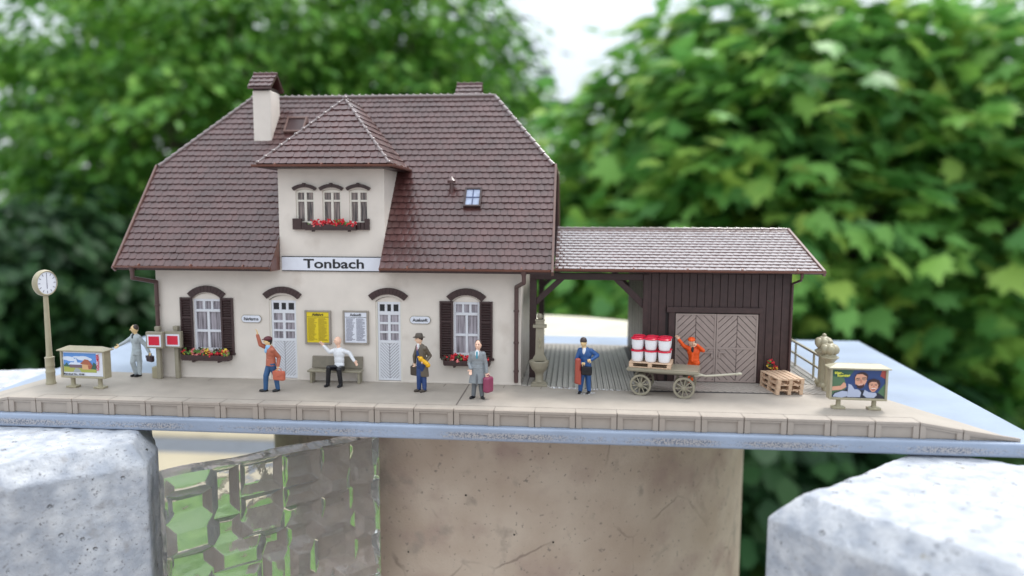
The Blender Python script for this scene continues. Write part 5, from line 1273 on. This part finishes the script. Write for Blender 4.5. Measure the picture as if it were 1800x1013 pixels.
# porter in blue
p = figure((17.82, 2.42, 0), -16, dict(hip=(.0, 0, .96), chest=(.0, 0, 1.35), neck=(-.04, -.03, 1.58), head=(-.07, -.07, 1.75), elL=(-.30, .02, 1.14), wrL=(-.16, -.18, 1.06), hdL=(-.06, -.22, 1.05), curlL=1.2, elR=(.40, -.0, 1.30), wrR=(.20, -.16, 1.18), hdR=(.11, -.20, 1.16), curlR=1.2,
    knL=(-.12, -.02, .52), anL=(-.16, -.02, .09), knR=(.10, .0, .52), anR=(.13, .0, .09)), dict(top='porter_blue', bottom='porter_blue', skin='skin_yellow', hair='hair_black'),
    'man in blue work suit looking down at a black bag in front of the passage', [('e', 'chest', (-.02, .10, .08), (.06, .05, .14), 'shirt_white'), ('f', (0, 0, 1.1), (0, 0, .86), (.185, .14), (.21, .165), 'porter_blue')], facing=-22)
hairpiece(p, (-.085, -.10, 1.765), -22, 'hair_brown', hatm=None)
bag((17.86, 2.13, .68), -16, .36, .30, .14, 'black_gloss', 'black pouch held before the waist of the man in blue', 'pouch', handle=False)
rc = empty('folded_coat', (17.57, 2.22, .36), 'long red brown bundle hanging from the arm of the man in blue', 'coat')
g = MB(); g.tube((0, 0, .05), (.0, 0, .80), .11, .10, 12); g.ball((0, 0, .8), (.10, .09, .08)); g.ball((.0, 0, .05), (.115, .10, .06)); g.tube((.06, -.06, .0), (.06, -.06, .45), .055, .05, 8); g.tube((-.05, -.06, .10), (-.04, -.06, .72), .05, .045, 8); g.build('cloth', 'roll_red', rc, smooth=True)
# orange worker
p = figure((21.55, 3.72, .012), -12, dict(hip=(.08, .02, .88), chest=(.05, 0, 1.24), neck=(-.0, -.04, 1.46), head=(-.04, -.07, 1.60), elL=(-.30, -.04, 1.44), wrL=(-.47, -.06, 1.66), hdL=(-.54, -.08, 1.76), curlL=.5, elR=(.36, -.10, 1.30), wrR=(.14, -.20, 1.50), hdR=(.05, -.22, 1.54), curlR=1.0,
    knL=(-.10, .05, .50), anL=(-.16, .12, .09), knR=(.04, .05, .50), anR=(.0, .12, .09)), dict(top='orange', bottom='orange', skin='skin_peach', hair='orange'),
    'worker in orange overalls and orange cap leaning on the tubs', [('e', 'chest', (-.03, .12, .08), (.045, .04, .10), 'shirt_dark'), ('c', (.0, -.10, 1.24), (-.02, -.13, .92), .04, .05, 'orange')], facing=-10)
hairpiece(p, (-.04, -.07, 1.60), -10, None, hatm='orange', visor=True)

# ------------------------------------------------------------------ garden: lawn, ledges, trees
K['lawn'] = mat('lawn_green', (.05, .12, .02), .9, 0, .05, 0, 1, .2, col2=(.10, .19, .04))
g = MB(); g.add([(-9000, -600, -112), (9000, -600, -112), (9000, 12000, -112), (-9000, 12000, -112)], [(0, 1, 2, 3)]); tag(g.build('ground', 'lawn', None), kind='structure')
K['bounce_patio'] = mat('bounce_patio_paving', (.24, .20, .185), .8, .15, .05)
g = MB(); g.box(-900, 900, -580, 45, -115, -111.5); tag(g.build('bounce_patio', 'bounce_patio', None), kind='structure')  # unseen terrace floor, added to bounce warm light onto the front faces
K['ledge'] = mat('sand_render', (.33, .285, .20), .8, .08, .2, .1, 2); K['lead'] = mat('dark_lead', (.10, .11, .13), .5, .1, .5)
lg = empty('terrace_wall', (0, 0, 0), 'sand coloured terrace wall with dark capping strip seen under the board', 'wall')
g = MB(); g.box(-70, -14, 70, 96, -34, -24.4); lw = g.build('wall', 'ledge', lg, bevel=1)
g = MB(); g.box(-70, -14.5, 52, 62, -23.9, -22.0); g.build('capping', 'lead', lg, bevel=.5)
g = MB(); g.box(-70, -14, 40, 48, -20.4, -18.8); g.build('step', 'ledge', lg, bevel=.6)

def leaf_mat(name, cols, trans=.35, rough=.5):
    m = bpy.data.materials.new(name); m.use_nodes = True; n = m.node_tree; b = n.nodes['Principled BSDF']; o = n.nodes['Material Output']
    ge = n.nodes.new('ShaderNodeNewGeometry'); r = n.nodes.new('ShaderNodeValToRGB'); n.links.new(ge.outputs['Random Per Island'], r.inputs['Fac'])
    e = r.color_ramp.elements; e[0].position = 0; e[0].color = (*cols[0], 1); e[1].position = 1; e[1].color = (*cols[-1], 1)
    for i, c in enumerate(cols[1:-1]): x = e.new((i+1)/(len(cols)-1)); x.color = (*c, 1)
    n.links.new(r.outputs['Color'], b.inputs['Base Color']); b.inputs['Roughness'].default_value = rough; b.inputs['Specular IOR Level'].default_value = .28
    t = n.nodes.new('ShaderNodeBsdfTranslucent'); n.links.new(r.outputs['Color'], t.inputs['Color'])
    mx_ = n.nodes.new('ShaderNodeMixShader'); mx_.inputs[0].default_value = trans; n.links.new(b.outputs[0], mx_.inputs[1]); n.links.new(t.outputs[0], mx_.inputs[2]); n.links.new(mx_.outputs[0], o.inputs['Surface'])
    return m
K['maple'] = leaf_mat('maple_leaf', [(.08, .22, .06), (.13, .33, .08), (.19, .42, .10), (.26, .50, .10), (.40, .55, .11)])
K['lindenleaf'] = leaf_mat('small_garden_leaf', [(.06, .18, .035), (.12, .30, .05), (.18, .40, .065), (.27, .48, .08)])
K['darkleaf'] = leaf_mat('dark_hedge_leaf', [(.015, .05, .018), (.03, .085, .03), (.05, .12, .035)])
K['bark'] = mat('bark', (.10, .08, .06), .9, .3, .2, .5, 1)
MAPLE = [(0, -.05), (.10, .02), (.42, -.08), (.36, .10), (.55, .22), (.36, .34), (.46, .62), (.20, .56), (.0, 1.0), (-.20, .56), (-.46, .62), (-.36, .34), (-.55, .22), (-.36, .10), (-.42, -.08), (-.10, .02)]
def leaf_template(kind):
    if kind == 'maple':
        v = [(0, .30, .0)]+[(x, y, -.16*(x*x)-.12*(y-.3)**2*(1 if y > .3 else .3)) for x, y in MAPLE]; n = len(MAPLE)
        return np.array(v), [(0, 1+i, 1+(i+1) % n) for i in range(n)]
    v = [(0, 0, 0), (.33, .35, -.05), (.22, .8, -.10), (0, 1.05, -.16), (-.22, .8, -.10), (-.33, .35, -.05)]
    return np.array(v), [(0, 1, 2), (0, 2, 3), (0, 3, 4), (0, 4, 5)]
def leaves_mesh(name, pos, nrm, tipdir, size, kind, mt, parent):
    tv, tf = leaf_template(kind); N = len(pos)
    nz_ = nrm/np.linalg.norm(nrm, axis=1)[:, None]; ty = tipdir-(tipdir*nz_).sum(1)[:, None]*nz_; ty /= np.maximum(np.linalg.norm(ty, axis=1), 1e-6)[:, None]; tx = np.cross(ty, nz_)
    cu_ = rng.uniform(.2, 2.6, N)[:, None, None]; wx = rng.uniform(.75, 1.1, N)[:, None, None]; tw_ = rng.normal(0, .25, N)[:, None, None]
    zz = tv[None, :, 2, None]*cu_+tw_*(tv[:, 0]*tv[:, 1])[None, :, None]
    V_ = pos[:, None, :]+size[:, None, None]*(tv[None, :, 0, None]*wx*tx[:, None, :]+tv[None, :, 1, None]*ty[:, None, :]+zz*nz_[:, None, :])
    k = len(tv); Ft = np.array(tf)[None]+(np.arange(N)*k)[:, None, None]; Ft = Ft.reshape(-1, 3)
    me = bpy.data.meshes.new(name); me.vertices.add(N*k); me.vertices.foreach_set('co', V_.reshape(-1)); me.loops.add(Ft.size); me.loops.foreach_set('vertex_index', Ft.reshape(-1).astype(np.int32))
    me.polygons.add(len(Ft)); me.polygons.foreach_set('loop_start', np.arange(0, Ft.size, 3, dtype=np.int32)); me.update(calc_edges=True); me.materials.append(K[mt])
    me.polygons.foreach_set('use_smooth', [True]*len(me.polygons))
    o = bpy.data.objects.new(name, me); COL.objects.link(o); o.parent = parent; return o
def tree(base, blobs, nleaf, size, kind, mt, label, trunk=(8, 3), group='garden trees behind the station', sprays=10, name='tree', cat='tree'):
    """blobs: (cx,cy,cz,rx,ry,rz) relative to base; leaves sit in drooping sprays on and in the blobs"""
    t = empty(name, base, label, cat, group)
    g = MB(); top = Vector(blobs[0][:3])
    g.tube((0, 0, -2), top*.55, trunk[0], trunk[0]*.6, 10); g.tube(top*.55, top, trunk[0]*.6, trunk[1], 8)
    for b_ in blobs[1:]: g.tube(top*random.uniform(.35, .6), Vector(b_[:3])*.96, trunk[0]*.32, trunk[0]*.08, 6)
    g.build('trunk', 'bark', t)
    B = np.array(blobs, float); wts = B[:, 3]*B[:, 5]+B[:, 4]*B[:, 5]; wts /= wts.sum()
    ns = nleaf//sprays; bi = rng.choice(len(B), ns, p=wts); u = rng.normal(size=(ns, 3)); u /= np.linalg.norm(u, axis=1)[:, None]
    rad = 1-np.abs(rng.normal(0, .17, ns)); c = B[bi, :3]+u*B[bi, 3:]*rad[:, None]
    inside = np.zeros(ns, bool)      # drop sprays deep inside another blob
    for k in range(len(B)):
        d = (((c-B[k, :3])/B[k, 3:])**2).sum(1); inside |= (d < .5) & (bi != k)
    c, u = c[~inside], u[~inside]; ns = len(c)
    outw = u.copy(); outw[:, 2] *= .3; outw += rng.normal(0, .25, (ns, 3)); outw[:, 2] = -.25-rng.random(ns)*.3; 
    sn = u*.55+np.array([0, 0, 1.0]); sn += rng.normal(0, .18, (ns, 3))
    sp = size*1.9
    off = rng.normal(0, 1, (ns, sprays, 3))*np.array([sp*.62, sp*.62, sp*.20])
    off[:, :, 2] -= np.linalg.norm(off[:, :, :2], axis=2)*.28
    pos = (c[:, None]+off).reshape(-1, 3); nn = (sn[:, None]+rng.normal(0, .28, (ns, sprays, 3))).reshape(-1, 3)
    td = (outw[:, None]*1.0+off*np.array([1, 1, .2])/sp+rng.normal(0, .3, (ns, sprays, 3))).reshape(-1, 3)
    leaves_mesh('crown', pos, nn, td, size*rng.uniform(.65, 1.15, len(pos)), kind, mt, t)
    return t
Zg = -112
def blobs_for(cx, cz, rx, rz, ry, n, seed, rb=.42):
    r_ = np.random.default_rng(seed); L_ = [(0, 0, cz-Zg, rx*.72, ry*.72, rz*.72)]
    for i in range(n):
        a = r_.uniform(0, 2*PI); e = r_.uniform(-.75, 1.0); q = math.sqrt(max(0, 1-e*e*.8)); k = r_.uniform(.62, .85)
        L_.append((rx*k*math.cos(a)*q, ry*k*math.sin(a)*q, cz-Zg+rz*k*e, rx*rb*r_.uniform(.7, 1.2), ry*rb*r_.uniform(.7, 1.2), rz*rb*r_.uniform(.6, 1.0)))
    return L_
tree((148, 345, Zg), blobs_for(0, 16, 135, 120, 95, 44, 3, .33), 24000, 12.5, 'maple', 'maple', 'broad maple with large drooping leaves behind the shed and ramp', (9, 4), sprays=14)
tree((38, 420, Zg), blobs_for(0, -42, 70, 84, 60, 18, 8, .38), 9000, 11, 'maple', 'maple', 'smaller maple with hanging leaves behind the shed roof ridge', (6, 3))
tree((-122, 620, Zg), blobs_for(0, 55, 125, 175, 100, 30, 5), 26000, 11, 'linden', 'lindenleaf', 'loose bright green tree rising behind the house roof ridge', (10, 4), sprays=22)
tree((-300, 560, Zg), blobs_for(0, 50, 140, 185, 110, 34, 9), 30000, 11, 'linden', 'lindenleaf', 'tall light green tree behind the clock end of the station', (11, 4), sprays=22)
tree((-480, 760, Zg), blobs_for(0, 70, 190, 230, 120, 24, 12), 14000, 15, 'linden', 'lindenleaf', 'far green tree at the edge of the garden beyond the clock', (11, 4), sprays=20)
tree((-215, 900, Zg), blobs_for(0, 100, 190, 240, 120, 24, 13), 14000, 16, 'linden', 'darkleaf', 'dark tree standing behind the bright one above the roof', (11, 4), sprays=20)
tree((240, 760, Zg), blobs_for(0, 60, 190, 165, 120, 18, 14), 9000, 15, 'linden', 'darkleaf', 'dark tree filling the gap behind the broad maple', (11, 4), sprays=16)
def shrub(base, r, h, n, seed, label, size=13):
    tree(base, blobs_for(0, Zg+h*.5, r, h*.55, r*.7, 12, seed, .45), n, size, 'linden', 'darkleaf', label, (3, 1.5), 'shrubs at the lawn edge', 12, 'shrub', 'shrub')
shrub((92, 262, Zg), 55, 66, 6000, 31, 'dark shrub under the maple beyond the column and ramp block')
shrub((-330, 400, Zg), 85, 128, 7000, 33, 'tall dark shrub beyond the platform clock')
hd_ = rng.uniform([-520, 450, Zg], [560, 490, 0], (26000, 3)); hd_[:, 2] = Zg+ (rng.random(26000)**.8)*(88+10*np.sin(hd_[:, 0]*.02)+9*np.sin(hd_[:, 0]*.063))
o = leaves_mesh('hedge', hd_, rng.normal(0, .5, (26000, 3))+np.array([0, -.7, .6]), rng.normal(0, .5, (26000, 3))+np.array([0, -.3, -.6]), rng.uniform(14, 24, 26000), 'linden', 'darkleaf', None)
tag(o, kind='stuff')
